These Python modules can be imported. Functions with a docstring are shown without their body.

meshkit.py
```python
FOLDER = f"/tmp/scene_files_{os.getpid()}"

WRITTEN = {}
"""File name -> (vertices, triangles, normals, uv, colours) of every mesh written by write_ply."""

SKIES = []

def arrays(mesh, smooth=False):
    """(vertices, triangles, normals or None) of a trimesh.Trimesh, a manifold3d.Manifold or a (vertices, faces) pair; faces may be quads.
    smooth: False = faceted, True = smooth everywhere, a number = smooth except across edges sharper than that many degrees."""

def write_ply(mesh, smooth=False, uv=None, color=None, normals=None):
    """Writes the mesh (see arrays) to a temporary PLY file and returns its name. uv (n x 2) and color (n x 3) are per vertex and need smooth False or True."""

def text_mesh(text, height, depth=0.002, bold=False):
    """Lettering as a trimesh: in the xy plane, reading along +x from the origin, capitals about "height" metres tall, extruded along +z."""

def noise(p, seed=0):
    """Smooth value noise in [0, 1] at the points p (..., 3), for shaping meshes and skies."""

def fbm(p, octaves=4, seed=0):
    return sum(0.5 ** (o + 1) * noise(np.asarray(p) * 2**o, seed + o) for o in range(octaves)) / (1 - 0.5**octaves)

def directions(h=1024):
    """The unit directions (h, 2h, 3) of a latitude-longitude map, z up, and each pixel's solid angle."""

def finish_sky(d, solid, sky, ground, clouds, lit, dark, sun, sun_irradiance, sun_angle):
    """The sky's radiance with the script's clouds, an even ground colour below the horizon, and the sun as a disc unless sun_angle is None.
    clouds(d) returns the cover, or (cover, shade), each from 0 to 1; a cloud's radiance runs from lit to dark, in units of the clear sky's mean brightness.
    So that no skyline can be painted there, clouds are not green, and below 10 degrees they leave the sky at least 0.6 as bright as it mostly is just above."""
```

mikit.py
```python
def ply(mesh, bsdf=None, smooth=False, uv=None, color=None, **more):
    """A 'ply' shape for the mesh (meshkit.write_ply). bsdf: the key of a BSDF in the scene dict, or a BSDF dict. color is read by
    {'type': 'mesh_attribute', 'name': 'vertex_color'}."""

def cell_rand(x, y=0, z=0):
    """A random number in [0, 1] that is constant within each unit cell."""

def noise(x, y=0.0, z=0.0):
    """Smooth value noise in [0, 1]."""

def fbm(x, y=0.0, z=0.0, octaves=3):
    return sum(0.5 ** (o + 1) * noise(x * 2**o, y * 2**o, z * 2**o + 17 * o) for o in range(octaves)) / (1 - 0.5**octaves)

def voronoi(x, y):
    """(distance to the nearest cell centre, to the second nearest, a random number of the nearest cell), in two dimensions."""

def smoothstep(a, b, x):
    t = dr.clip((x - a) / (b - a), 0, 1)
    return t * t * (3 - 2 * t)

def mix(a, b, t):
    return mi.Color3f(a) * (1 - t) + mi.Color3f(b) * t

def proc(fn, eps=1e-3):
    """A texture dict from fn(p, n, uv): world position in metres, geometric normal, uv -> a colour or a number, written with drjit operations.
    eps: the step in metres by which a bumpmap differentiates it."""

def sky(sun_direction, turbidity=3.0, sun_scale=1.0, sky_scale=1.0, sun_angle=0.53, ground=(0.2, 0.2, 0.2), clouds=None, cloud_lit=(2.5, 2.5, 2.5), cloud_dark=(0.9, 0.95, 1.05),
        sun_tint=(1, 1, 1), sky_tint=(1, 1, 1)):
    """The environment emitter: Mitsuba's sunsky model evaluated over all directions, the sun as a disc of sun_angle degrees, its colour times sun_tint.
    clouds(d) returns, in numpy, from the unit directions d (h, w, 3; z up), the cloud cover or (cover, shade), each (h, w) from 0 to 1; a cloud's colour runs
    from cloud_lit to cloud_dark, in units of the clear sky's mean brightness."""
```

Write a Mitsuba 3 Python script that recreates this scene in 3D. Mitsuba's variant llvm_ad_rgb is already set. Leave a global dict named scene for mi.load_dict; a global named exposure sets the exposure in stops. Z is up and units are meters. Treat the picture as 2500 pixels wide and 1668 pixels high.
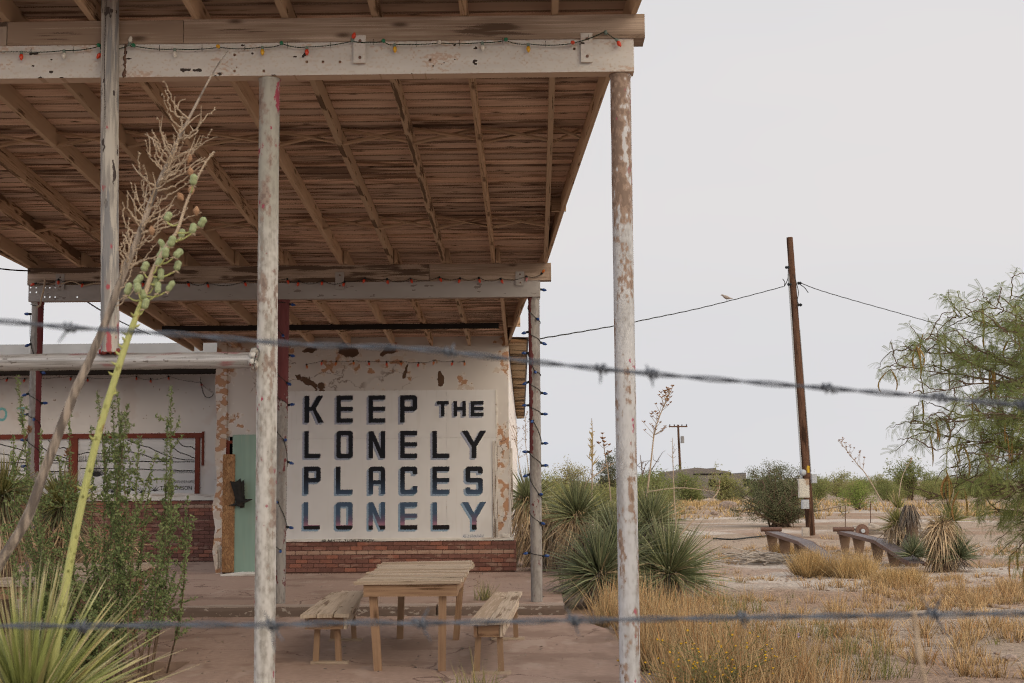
"""A closed roadside building with a timber canopy in the desert, built in metres: x right, y away from the road, z up; z = 0 is the lower slab."""
import math
import numpy as np
import drjit as dr
import mitsuba as mi
import mikit
import meshkit
from mikit import fbm, noise, voronoi, cell_rand, smoothstep, mix, proc
from shapely.geometry import Polygon, Point, LineString, box as rect
from shapely.ops import unary_union
import trimesh

scene, labels = {}, {}
T = mi.ScalarTransform4f
CAM = np.array([0, 0, 1.6])
FWD = np.array((np.float64(-0.013893057163928026), np.float64(0.9949522629692371), np.float64(0.09938298332729835)))
UP = np.array((np.float64(0.00918672152840734), np.float64(-0.09926136904985411), np.float64(0.9950189871363805)))
scene['camera'] = {'type': 'thinlens', 'fov': 39.6, 'fov_axis': 'x', 'aperture_radius': 0.0034, 'focus_distance': 13.0, 'near_clip': 0.05, 'far_clip': 5000.0,
                   'to_world': T().look_at(origin=CAM.tolist(), target=(CAM + FWD).tolist(), up=UP.tolist())}


def cloud_cover(d):
    q = d * np.array([3.0, 3.0, 9.0])
    f = meshkit.fbm(q + 5.0, 4)
    low = np.clip(1 - d[..., 2] / 0.16, 0, 1)
    return np.ones(d.shape[:2]), np.clip(0.08 + 0.8 * (f - 0.45) + 0.25 * low * (f > 0.0), 0, 1)


exposure = 2.04
scene['sky'] = mikit.sky((0.50, -0.80, 0.42), turbidity=3, sun_scale=0.3, sun_angle=48.0, ground=(0.35, 0.30, 0.26), clouds=cloud_cover,
                         cloud_lit=(2.44, 2.37, 2.37), cloud_dark=(2.02, 2.10, 2.25), sun_tint=(0.96, 1.0, 1.08))

# ------------------------------------------------------------------ helpers
R = np.random.default_rng(11)


def fresh(name):
    """The first free key for a name: name, name_001, name_002, ..."""
    k, i = name, 0
    while k in scene or k in labels:
        i += 1
        k = f'{name}_{i:03d}'
    return k


def tag(key, label, cat=None, group=None, kind=None):
    d = {}
    if label:
        d['label'] = label
    if cat:
        d['category'] = cat
    if group:
        d['group'] = group
    if kind:
        d['kind'] = kind
    labels[key] = d
    return key


GROUPS = dict(yucca_plant='yuccas round the building and by the ramps', desert_bush='separate bushes on the gravel and in the scrub', string_light='strings of coloured bulbs', bench='plank benches by the table',
              picnic_table='plank tables under the canopy', cowboy_boot='boots hung on the door', rock='loose rocks on the gravel', steel_stake='thin stakes behind the ramps', vehicle_ramp='rusty ramps',
              barbed_wire='strands of the barbed wire fence', overhead_wire='wires overhead', utility_pole='utility poles', bunch_grass='golden grass clumps by the ramps', mural_board='painted boards in the window', dry_weed='small dry weeds')


def thing(name, label, cat, group=None, kind=None):
    group = group or GROUPS.get(name)
    return tag(fresh(name), label, cat, group, kind)


_n = {}


def pkey(parent, name):
    i = _n.get((parent, name), 0)
    _n[(parent, name)] = i + 1
    return f'{parent}__{name}' + (f'_{i:03d}' if i else '')


class MB:
    """Collects vertices, triangles and uv into one mesh."""

    def __init__(self):
        self.v, self.f, self.t, self.n = [], [], [], 0

    def raw(self, v, f, t=None):
        v = np.asarray(v, float)
        f = np.asarray(f, int)
        if f.shape[1] == 4:
            f = np.vstack([f[:, [0, 1, 2]], f[:, [0, 2, 3]]])
        self.v.append(v)
        self.f.append(f + self.n)
        self.t.append(np.zeros((len(v), 2)) if t is None else np.asarray(t, float))
        self.n += len(v)
        return self

    def box(self, lo, hi, pid=0, axis=0, jit=0.0):
        lo, hi = np.asarray(lo, float), np.asarray(hi, float)
        e = np.zeros(3)
        L = hi - lo
        ax = [np.eye(3)[i] for i in range(3)]
        return self.beam((lo + hi) / 2, ax[axis] * L[axis], ax[(axis + 1) % 3] * L[(axis + 1) % 3], ax[(axis + 2) % 3] * L[(axis + 2) % 3], pid, jit)

    def beam(self, c, a, b, d, pid=0, jit=0.0):
        """A box centred at c with full edge vectors a (its length), b and d; uv = (metres along + 64 pid, metres round)."""
        c, a, b, d = (np.asarray(x, float) for x in (c, a, b, d))
        if np.dot(np.cross(a, b), d) < 0:
            b, d = d, b
        la, lb, ld = (np.linalg.norm(x) for x in (a, b, d))
        s = np.array([[i, j, k] for i in (-.5, .5) for j in (-.5, .5) for k in (-.5, .5)])
        P = c + s[:, :1] * a + s[:, 1:2] * b + s[:, 2:] * d
        if jit:
            P = P + R.normal(0, jit, P.shape)
        u0 = 64.0 * pid + 8
        quads = [((0, 4, 5, 1), 'b-'), ((2, 3, 7, 6), 'b+'), ((0, 2, 6, 4), 'd-'), ((1, 5, 7, 3), 'd+'), ((0, 1, 3, 2), 'a-'), ((4, 6, 7, 5), 'a+')]
        off = {'b-': 0.0, 'b+': ld + lb, 'd-': ld + 2 * lb, 'd+': 0.4 + ld, 'a-': 1.0, 'a+': 1.5}
        V, F_, UV = [], [], []
        for q, nm in quads:
            F_.append(np.arange(4) + 4 * len(F_))
            for i in q:
                V.append(P[i])
                u = s[i, 0] * la if nm[0] != 'a' else s[i, 1] * lb * 0.15
                w = s[i, 2] * ld if nm[0] in 'ba' else s[i, 1] * lb
                UV.append((u0 + u, off[nm] + w))
        return self.raw(V, F_, UV)

    def tube(self, pts, rad, sides=8, pid=0, cap=True):
        p = np.asarray(pts, float)
        rad = np.broadcast_to(np.asarray(rad, float), (len(p),))
        t = np.gradient(p, axis=0)
        t /= np.linalg.norm(t, axis=1, keepdims=True) + 1e-12
        ref = np.array([0, 0, 1.0]) if abs(t[:, 2]).mean() < 0.8 else np.array([1.0, 0, 0])
        a = np.cross(t, ref)
        a /= np.linalg.norm(a, axis=1, keepdims=True) + 1e-12
        b = np.cross(t, a)
        ang = np.arange(sides + 1) * 2 * np.pi / sides
        v = p[:, None] + rad[:, None, None] * (np.cos(ang)[None, :, None] * a[:, None] + np.sin(ang)[None, :, None] * b[:, None])
        s = np.r_[0, np.cumsum(np.linalg.norm(np.diff(p, axis=0), axis=1))]
        uv = np.stack(np.broadcast_arrays(64.0 * pid + 8 + s[:, None], ang[None] * rad.mean()), -1).reshape(-1, 2)
        n = sides + 1
        i, j = np.meshgrid(np.arange(len(p) - 1), np.arange(sides), indexing='ij')
        q = np.stack([i * n + j, (i + 1) * n + j, (i + 1) * n + j + 1, i * n + j + 1], -1).reshape(-1, 4)
        self.raw(v.reshape(-1, 3), q, uv)
        if cap:
            for k, fl in ((0, 1), (len(p) - 1, -1)):
                vv = np.vstack([v[k, :-1], p[k]])
                jj = np.arange(sides)
                f = np.stack([jj, (jj + 1) % sides, np.full(sides, sides)], 1)[:, ::fl]
                self.raw(vv, f, np.tile([[64.0 * pid + 8, 0.5]], (len(vv), 1)))
        return self

    def lathe(self, c, axis, prof, sides=8, pid=0):
        """Rings of radius r at distance h along axis from c; prof = [(h, r), ...]."""
        c, axis = np.asarray(c, float), np.asarray(axis, float)
        axis = axis / np.linalg.norm(axis)
        return self.tube(c + np.array([[h] for h, _ in prof]) * axis, [r for _, r in prof], sides, pid)

    def prism(self, poly, frame, depth, pid=0):
        """A shapely polygon in the plane frame = (origin, ex, ey) pulled out by depth along ex x ey."""
        o, ex, ey = (np.asarray(x, float) for x in frame)
        ez = np.cross(ex, ey)
        for g in getattr(poly, 'geoms', [poly]):
            if g.is_empty or g.geom_type != 'Polygon':
                continue
            m = trimesh.creation.extrude_polygon(g, depth, engine='earcut')
            v = np.asarray(m.vertices)
            self.raw(o + v[:, :1] * ex + v[:, 1:2] * ey + v[:, 2:] * ez, m.faces, np.c_[64.0 * pid + 8 + v[:, 0], v[:, 1]])
        return self

    def mesh(self):
        return np.vstack(self.v), np.vstack(self.f), np.vstack(self.t)

    def put(self, key, bsdf, smooth=False):
        v, f, t = self.mesh()
        m = trimesh.Trimesh(v, f, process=False)
        scene[key] = mikit.ply(m, 'mat_' + bsdf, smooth=bool(smooth), uv=t)
        return key

    def part(self, parent, name, bsdf, smooth=False):
        return self.put(pkey(parent, name), bsdf, smooth)


def curve(pts, n=12):
    """A smooth curve through the points (Catmull-Rom)."""
    p = np.asarray(pts, float)
    if len(p) == 2:
        return p[0] + np.linspace(0, 1, n)[:, None] * (p[1] - p[0])
    q = np.vstack([2 * p[0] - p[1], p, 2 * p[-1] - p[-2]])
    out = []
    for i in range(len(p) - 1):
        t = np.linspace(0, 1, n, endpoint=False)[:, None]
        a, b, c, d = q[i:i + 4]
        out.append(0.5 * (2 * b + (c - a) * t + (2 * a - 5 * b + 4 * c - d) * t ** 2 + (3 * b - a - 3 * c + d) * t ** 3))
    return np.vstack(out + [p[-1:]])


def blades(base, d, length, width, droop=0.2, segs=3, fold=0.0, tint=None):
    """Many tapered blades: base (n,3), unit direction d (n,3), lengths, widths. uv = (random per blade, 0..1 along)."""
    n = len(base)
    length, width, droop = (np.broadcast_to(np.asarray(x, float), (n,)) for x in (length, width, droop))
    s = np.linspace(0, 1, segs + 1)
    ref = R.normal(0, 1, (n, 3))
    side = np.cross(d, ref)
    side /= np.linalg.norm(side, axis=1, keepdims=True) + 1e-9
    c = base[:, None] + d[:, None] * (s[None, :, None] * length[:, None, None])
    c[..., 2] -= (droop * length)[:, None] * s[None] ** 2
    w = width[:, None] * np.minimum(1.0, 1.35 * (1 - s))[None] * 0.5
    w[:, 0] = width * 0.35
    nrm = np.cross(side, d)
    l = c - side[:, None] * w[..., None] + nrm[:, None] * (w * fold)[..., None]
    r = c + side[:, None] * w[..., None] + nrm[:, None] * (w * fold)[..., None]
    if fold:
        V = np.stack([l, c, r], 2)
        k = 3
    else:
        V = np.stack([l, r], 2)
        k = 2
    m = (segs + 1) * k
    f = []
    for i in range(segs):
        for j in range(k - 1):
            a = i * k + j
            if i < segs - 1:
                f += [(a, a + 1, a + k + 1), (a, a + k + 1, a + k)]
            else:
                f += [(a, a + 1, a + k)]
    f = np.array(f)
    Fc = (f[None] + (np.arange(n) * m)[:, None, None]).reshape(-1, 3)
    u = R.random(n) if tint is None else np.broadcast_to(tint, (n,))
    uv = np.stack(np.broadcast_arrays(u[:, None, None], s[None, :, None], np.zeros((1, 1, k)))[:2], -1).reshape(-1, 2)
    return V.reshape(-1, 3), Fc, uv


def leaf_cards(c, d, length, width):
    """Small diamond leaves at c pointing along d."""
    n = len(c)
    length, width = (np.broadcast_to(np.asarray(x, float), (n,))[:, None] for x in (length, width))
    side = np.cross(d, R.normal(0, 1, (n, 3)))
    side /= np.linalg.norm(side, axis=1, keepdims=True) + 1e-9
    V = np.stack([c, c + d * length * 0.5 + side * width * 0.5, c + d * length, c + d * length * 0.5 - side * width * 0.5], 1)
    f = np.array([[0, 1, 2], [0, 2, 3]])
    Fc = (f[None] + (np.arange(n) * 4)[:, None, None]).reshape(-1, 3)
    u = R.random(n)
    uv = np.stack([np.repeat(u, 4), np.tile([0, .5, 1, .5], n)], -1)
    return V.reshape(-1, 3), Fc, uv


def unit(v):
    v = np.asarray(v, float)
    return v / (np.linalg.norm(v, axis=-1, keepdims=True) + 1e-12)


def dirs(n, lo, hi):
    """Random unit directions with elevation between lo and hi degrees."""
    z = np.sin(np.radians(R.uniform(lo, hi, n)))
    a = R.uniform(0, 2 * np.pi, n)
    h = np.sqrt(1 - z * z)
    return np.stack([h * np.cos(a), h * np.sin(a), z], -1)


# ------------------------------------------------------------------ materials
def srgb(r, g, b):
    return tuple(float((x / 255 / 12.92) if x < 10.3 else ((x / 255 + .055) / 1.055) ** 2.4) for x in (r, g, b))


def mat(name, color, rough=0.85, bump=None, scale=0.004, spec=0.25, metallic=0.0, two=True, eps=2e-3):
    tex = proc(color) if callable(color) else {'type': 'rgb', 'value': list(color)}
    b = {'type': 'principled', 'base_color': tex, 'roughness': rough, 'specular': spec, 'metallic': metallic}
    if bump is not None:
        b = {'type': 'bumpmap', 'bump': proc(bump, eps), 'scale': scale, 'nested': b}
    scene['mat_' + name] = {'type': 'twosided', 'nested': b} if two else b


def thin_leaf(name, color, trans=0.6):
    scene['mat_' + name] = {'type': 'principledthin', 'base_color': proc(color) if callable(color) else {'type': 'rgb', 'value': list(color)}, 'roughness': 0.6, 'diff_trans': trans, 'spec_trans': 0.0}


def wood(light, dark, stain, amount=0.5, knots=True, vf=1.0):
    def fn(p, n, uv):
        u, v = uv.x, uv.y * vf
        i = dr.floor(u / 64.0)
        r, r2 = cell_rand(i, 3), cell_rand(i, 9)
        g = fbm(u * 3.0, v * 110.0, i * 3.1, 3)
        s = fbm(u * 1.6 + 7, v * 13.0, i * 1.7, 4)
        c = mix(light, dark, smoothstep(0.35, 0.75, 0.45 * g + 0.45 * s + (r - 0.45) * 0.5))
        lim = 0.72 - 0.32 * amount * (0.4 + 1.2 * r2 * r2)
        m = smoothstep(lim, lim + 0.07, s * 0.8 + g * 0.2)
        c = mix(c, stain, m * 0.85)
        if knots:
            a, b, w = voronoi(u * 1.7, v * 5.0 + i * 0.37)
            c = mix(c, stain, (1 - smoothstep(0.05, 0.20, a + 0.08 * g)) * smoothstep(0.45, 0.5, w) * 0.9)
        return c * (0.78 + 0.44 * r)
    return fn


def wood_bump(p, n, uv):
    return fbm(uv.x * 4.0, uv.y * 120.0, dr.floor(uv.x / 64.0), 3)


def ceiling(p, n, uv):
    """Once whitewashed boards, rubbed brown, with short dark water stains and knots."""
    u, v = uv.x, uv.y
    i = dr.floor(u / 64.0)
    r, r2 = cell_rand(i, 3), cell_rand(i, 9)
    g = fbm(u * 5.0, v * 120.0, i * 3.1, 3)
    s = fbm(u * 2.2 + 7, v * 15.0, i * 1.7, 4)
    b = fbm(u * 0.7, v * 3.0, i * 2.3, 3)
    c = mix((0.57, 0.42, 0.335), (0.34, 0.22, 0.155), smoothstep(0.34, 0.72, 0.35 * g + 0.35 * s + 0.3 * b + (r - 0.5) * 0.25))
    c = mix(c, (0.20, 0.115, 0.07), smoothstep(0.56, 0.66, s * 0.7 + b * 0.3 + 0.05 * (r2 - 0.5)) * 0.7)
    wet = fbm(p.x * 0.5, p.y * 0.9, 4.0, 4)
    c = mix(c, (0.09, 0.048, 0.028), smoothstep(0.47, 0.64, s * 0.45 + wet * 0.55) * 0.72)
    a, q, w = voronoi(u * 2.2, v * 5.0 + i * 0.37)
    c = mix(c, (0.045, 0.025, 0.015), (1 - smoothstep(0.06, 0.20, a + 0.10 * g)) * smoothstep(0.62, 0.66, w) * 0.9)
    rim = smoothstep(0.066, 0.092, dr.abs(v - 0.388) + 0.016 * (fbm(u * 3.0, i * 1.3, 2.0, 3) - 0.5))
    c = mix(c, (0.06, 0.034, 0.022), rim * (0.25 + 0.7 * cell_rand(i, 21)) * smoothstep(0.2, 0.6, -n.z))  # edge staining that also paints the dark of the thin gaps wider
    return c * (0.82 + 0.68 * r)


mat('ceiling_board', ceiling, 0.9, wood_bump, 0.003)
mat('brace', wood((0.46, 0.325, 0.225), (0.32, 0.21, 0.14), (0.10, 0.06, 0.035), 0.2), 0.9)
mat('rafter', wood((0.54, 0.395, 0.28), (0.37, 0.25, 0.165), (0.10, 0.058, 0.034), 0.4), 0.9, wood_bump, 0.003)
mat('beam_wood', wood((0.46, 0.375, 0.315), (0.25, 0.185, 0.145), (0.08, 0.05, 0.035), 0.5), 0.9, wood_bump, 0.004)
mat('table_wood', wood((0.48, 0.405, 0.33), (0.29, 0.225, 0.17), (0.17, 0.12, 0.085), 0.28), 0.85, wood_bump, 0.002)
mat('table_leg', wood((0.33, 0.215, 0.14), (0.22, 0.135, 0.085), (0.09, 0.048, 0.026), 0.35), 0.85, wood_bump, 0.002)
mat('pole_wood', wood((0.155, 0.085, 0.055), (0.095, 0.05, 0.033), (0.03, 0.016, 0.01), 0.45), 0.9, wood_bump, 0.004)
mat('grey_wood', wood((0.50, 0.455, 0.41), (0.32, 0.28, 0.245), (0.10, 0.08, 0.065), 0.3), 0.9, wood_bump, 0.003)
mat('eave_wood', wood((0.54, 0.40, 0.25), (0.32, 0.20, 0.11), (0.07, 0.04, 0.02), 0.9), 0.9, wood_bump, 0.003)


def steel_paint(p, n, uv):
    c = mix((0.62, 0.61, 0.605), (0.50, 0.48, 0.465), fbm(p.x * 2.2, p.y * 2, p.z * 14, 4))
    f = fbm(p.x * 60, p.y * 60, p.z * 60, 2)
    edge = fbm(p.x * 5, p.z * 9, 2.0, 4)
    up = smoothstep(4.70, 4.79, p.z)
    c = mix(c, (0.42, 0.20, 0.085), smoothstep(0.56, 0.74, edge * 0.6 + f * 0.4 + 0.08 * up - 0.02) * 0.5)
    c = mix(c, (0.50, 0.40, 0.32), smoothstep(0.60, 0.72, f) * 0.35)
    c = mix(c, (0.03, 0.02, 0.015), smoothstep(0.80, 0.81, fbm(p.x * 13 + 4, p.z * 22, 5.0, 3)))
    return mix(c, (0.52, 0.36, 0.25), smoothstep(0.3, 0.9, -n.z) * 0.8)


mat('steel_paint', steel_paint, 0.6, lambda p, n, uv: fbm(p.x * 25, p.y * 25, p.z * 25, 3), 0.002, 0.4)


def dull_steel(p, n, uv):
    c = mix((0.42, 0.41, 0.42), (0.30, 0.28, 0.27), fbm(p.x * 1.6, p.y, p.z * 6, 4))
    c = mix(c, (0.10, 0.07, 0.06), smoothstep(0.76, 0.78, fbm(p.x * 6, p.z * 18, 1.0, 4)) * 0.6)
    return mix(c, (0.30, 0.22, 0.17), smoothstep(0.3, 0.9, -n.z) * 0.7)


mat('dull_steel', dull_steel, 0.7, lambda p, n, uv: fbm(p.x * 25, p.y * 25, p.z * 25, 3), 0.002, 0.3)


def post_paint(base, base2, under, red, wear, redmask, band=False, pale=None):
    """Painted pipe: streaked paint, primer 'under' where it flaked off, red paint left in places; wear and redmask are functions of p."""
    def fn(p, n, uv):
        f = fbm(p.x * 10, p.y * 10, p.z * 3.0, 5)
        fine = fbm(p.x * 45, p.y * 45, p.z * 24, 3)
        tall = fbm(p.x * 26 + 3, p.y * 26, p.z * 2.0, 4)
        b = base if pale is None else mix(base, pale[0], 1 - smoothstep(pale[1], pale[2], p.z + 0.8 * (f - 0.5)))
        c = mix(b, base2, smoothstep(0.36, 0.68, 0.65 * tall + 0.35 * fine))
        lim = 0.66 - wear(p)
        c = mix(c, under, smoothstep(lim, lim + 0.07, 0.45 * f + 0.25 * fine + 0.30 * tall))
        c = mix(c, [0.5 * x for x in under], smoothstep(lim + 0.08, lim + 0.13, 0.45 * f + 0.35 * fine + 0.20 * tall) * 0.6)
        rr = fbm(p.x * 16 + 9, p.y * 16, p.z * 5.0 + 4, 4) * 0.6 + fine * 0.4
        c = mix(c, red, smoothstep(0.0, 0.05, rr - 1.0 + redmask(p)) * 0.9)
        if band:
            c = mix(c, mix((0.03, 0.03, 0.03), (0.4, 0.4, 0.4), smoothstep(0.55, 0.6, fine)), 1 - smoothstep(0.19, 0.21, p.z + 0.02 * f))
        return c
    return fn


GREY, GREY2, WHITE = (0.34, 0.325, 0.315), (0.22, 0.205, 0.20), (0.68, 0.69, 0.71)
RED = (0.15, 0.025, 0.03)
pbump = lambda p, n, uv: fbm(p.x * 30, p.y * 30, p.z * 12, 4)
mat('post_right', post_paint((0.58, 0.60, 0.64), (0.40, 0.405, 0.42), (0.34, 0.25, 0.205), (0.45, 0.10, 0.18), lambda p: 0.135 + 0.14 * smoothstep(2.6, 4.1, p.z), lambda p: 0.24 + 0.10 * smoothstep(0.66, 0.70, p.x)), 0.7, pbump, 0.004)
mat('post_left', post_paint((0.40, 0.40, 0.37), (0.30, 0.29, 0.27), (0.31, 0.25, 0.225), (0.36, 0.05, 0.10), lambda p: 0.125, lambda p: 0.345 + 0.16 * smoothstep(-1.88, -1.83, p.x) * smoothstep(3.9, 4.5, p.z), True, ((0.55, 0.55, 0.545), 3.1, 3.7)), 0.7, pbump, 0.004)
mat('post_back_right', post_paint(GREY, GREY2, (0.28, 0.24, 0.22), RED, lambda p: 0.05, lambda p: 0.32 + 0.45 * smoothstep(0.03, -0.03, p.x) * smoothstep(1.4, 2.4, p.z)), 0.7, pbump, 0.004)
mat('post_back_middle', post_paint(GREY, GREY2, (0.28, 0.24, 0.22), RED, lambda p: 0.05, lambda p: 0.32 + 0.42 * smoothstep(2.0, 3.4, p.z) + 0.1 * smoothstep(-3.16, -3.12, p.x)), 0.7, pbump, 0.004)
mat('post_back_left', post_paint(GREY, GREY2, (0.28, 0.24, 0.22), (0.16, 0.02, 0.028), lambda p: 0.05, lambda p: 0.22 + 0.70 * smoothstep(-6.315, -6.285, p.x) * smoothstep(1.4, 2.2, p.z)), 0.7, pbump, 0.004)
mat('red_top', post_paint((0.20, 0.045, 0.045), (0.22, 0.09, 0.05), (0.30, 0.24, 0.2), (0.30, 0.03, 0.04), lambda p: 0.12, lambda p: 0.45), 0.8, pbump, 0.006)


def rail_paint(p, n, uv):
    f = fbm(p.x * 6, p.y * 20, p.z * 20, 4)
    c = mix((0.44, 0.44, 0.455), (0.27, 0.265, 0.265), smoothstep(0.35, 0.7, fbm(p.x * 3.0, p.y * 50, p.z * 60, 4)))
    c = mix(c, (0.30, 0.055, 0.07), smoothstep(0.60, 0.74, f + 0.16 * smoothstep(0.55, 1.0, -n.z) - 0.04) * 0.6)
    return mix(c, (0.10, 0.08, 0.07), smoothstep(0.74, 0.76, fbm(p.x * 34, p.y * 40, p.z * 40, 2)) * 0.7)


mat('rail_paint', rail_paint, 0.42, pbump, 0.003, 0.5, 0.35)


def pole_paint(p, n, uv):
    g = fbm(p.x * 50, p.y * 50, p.z * 3.0, 4)
    c = mix((0.47, 0.455, 0.43), (0.27, 0.26, 0.255), smoothstep(0.35, 0.65, g))
    c = mix(c, (0.19, 0.20, 0.225), smoothstep(0.54, 0.60, fbm(p.x * 22, p.y * 22, p.z * 1.5, 4)) * 0.8)
    c = mix(c, (0.04, 0.03, 0.028), smoothstep(0.0, 0.006, 0.006 - dr.abs(p.x + 3.03 + 0.05 * (fbm(p.z * 1.7, 3.0, 1.0, 3) - 0.5))) * smoothstep(3.9, 4.3, p.z))
    c = mix(c, (0.07, 0.06, 0.06), smoothstep(0.66, 0.68, fbm(p.x * 16 + 5, p.y * 16, p.z * 5, 4)) * smoothstep(3.4, 3.8, p.z))
    low = 1 - smoothstep(2.6, 3.3, p.z)
    return mix(c, (0.38, 0.045, 0.07), smoothstep(0.66, 0.74, fbm(p.x * 24, p.y * 24, p.z * 7, 4) + 0.12 * low + (p.x + 2.99) * 0.5 - 0.05) * 0.8)


mat('pole_paint', pole_paint, 0.8, lambda p, n, uv: fbm(p.x * 60, p.y * 60, p.z * 3, 4), 0.004)


HOLES = [(-3.843, 3.361, 0.26, 0.13, -0.55), (-3.999, 3.459, 0.12, 0.1, -0.3), (-3.582, 3.307, 0.08, 0.05, 0), (-3.124, 3.891, 0.2, 0.12, 0), (-3.757, 3.919, 0.16, 0.08, 0.3), (-2.454, 3.885, 0.14, 0.1, 0.4), (-1.579, 3.393, 0.05, 0.17, -0.8), (-2.157, 3.547, 0.05, 0.13, 1.2)]


def plaster(p, n, uv):
    big = fbm(p.x * 0.9, p.y, p.z * 0.9 + 3, 4)
    f = fbm(p.x * 9, p.y, p.z * 9, 5)
    c = mix((0.63, 0.61, 0.60), (0.52, 0.485, 0.46), big)
    edge = smoothstep(-0.80, -0.48, p.x) * (1 - smoothstep(-0.38, -0.36, p.x)) + smoothstep(-5.0, -5.25, p.x)
    left = (1 - smoothstep(-4.75, -4.2, p.x)) * smoothstep(2.3, 2.8, p.z)
    top = smoothstep(3.1, 3.5, p.z) * 0.55
    w = 0.6 * fbm(p.x * 2.6 + 11, p.y, p.z * 2.2, 5) + 0.4 * fbm(p.x * 13 + 5, p.y, p.z * 10, 4) + 0.115 * edge + 0.06 * left - 0.005
    peel = smoothstep(0.60, 0.615, w)
    rim = smoothstep(0.585, 0.60, w) * (1 - smoothstep(0.60, 0.62, w))
    under = mix((0.46, 0.27, 0.17), (0.36, 0.21, 0.14), f)
    under = mix(under, (0.58, 0.53, 0.48), smoothstep(0.48, 0.52, f) * 0.85)
    hole = mi.Float(0)
    for hx, hz, rx, rz, sl in HOLES:
        wx = 0.16 * (fbm(p.x * 6 + 9, p.z * 6, 1.0, 4) - 0.5)
        dx, dz = p.x - hx + wx, p.z - hz - sl * (p.x - hx) + 0.16 * (fbm(p.x * 6, p.z * 6 + 5, 7.0, 4) - 0.5)
        hole = dr.maximum(hole, smoothstep(0.0, 0.10, 1 - 1.25 * dr.sqrt(dr.square(dx / rx) + dr.square(dz / rz)) - 1.3 * (f - 0.45) - 1.2 * (fbm(p.x * 5, p.z * 5, 3.0, 3) - 0.5)))
    c = mix(mix(c, (0.75, 0.72, 0.69), rim * 0.5), under, peel)
    c = mix(c, mix((0.14, 0.085, 0.055), (0.07, 0.042, 0.03), f), hole)
    a, b, w2 = voronoi(p.x * 1.3 + 0.7 * f, p.z * 1.5 + 0.9 * big)
    crack = (1 - smoothstep(0.008, 0.02, b - a)) * smoothstep(0.45, 0.6, big)
    return mix(c, (0.16, 0.11, 0.09), crack * 0.8)


def plaster_bump(p, n, uv):
    return fbm(p.x * 14, p.y, p.z * 14, 4)


mat('plaster', plaster, 0.95, plaster_bump, 0.006)


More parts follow.
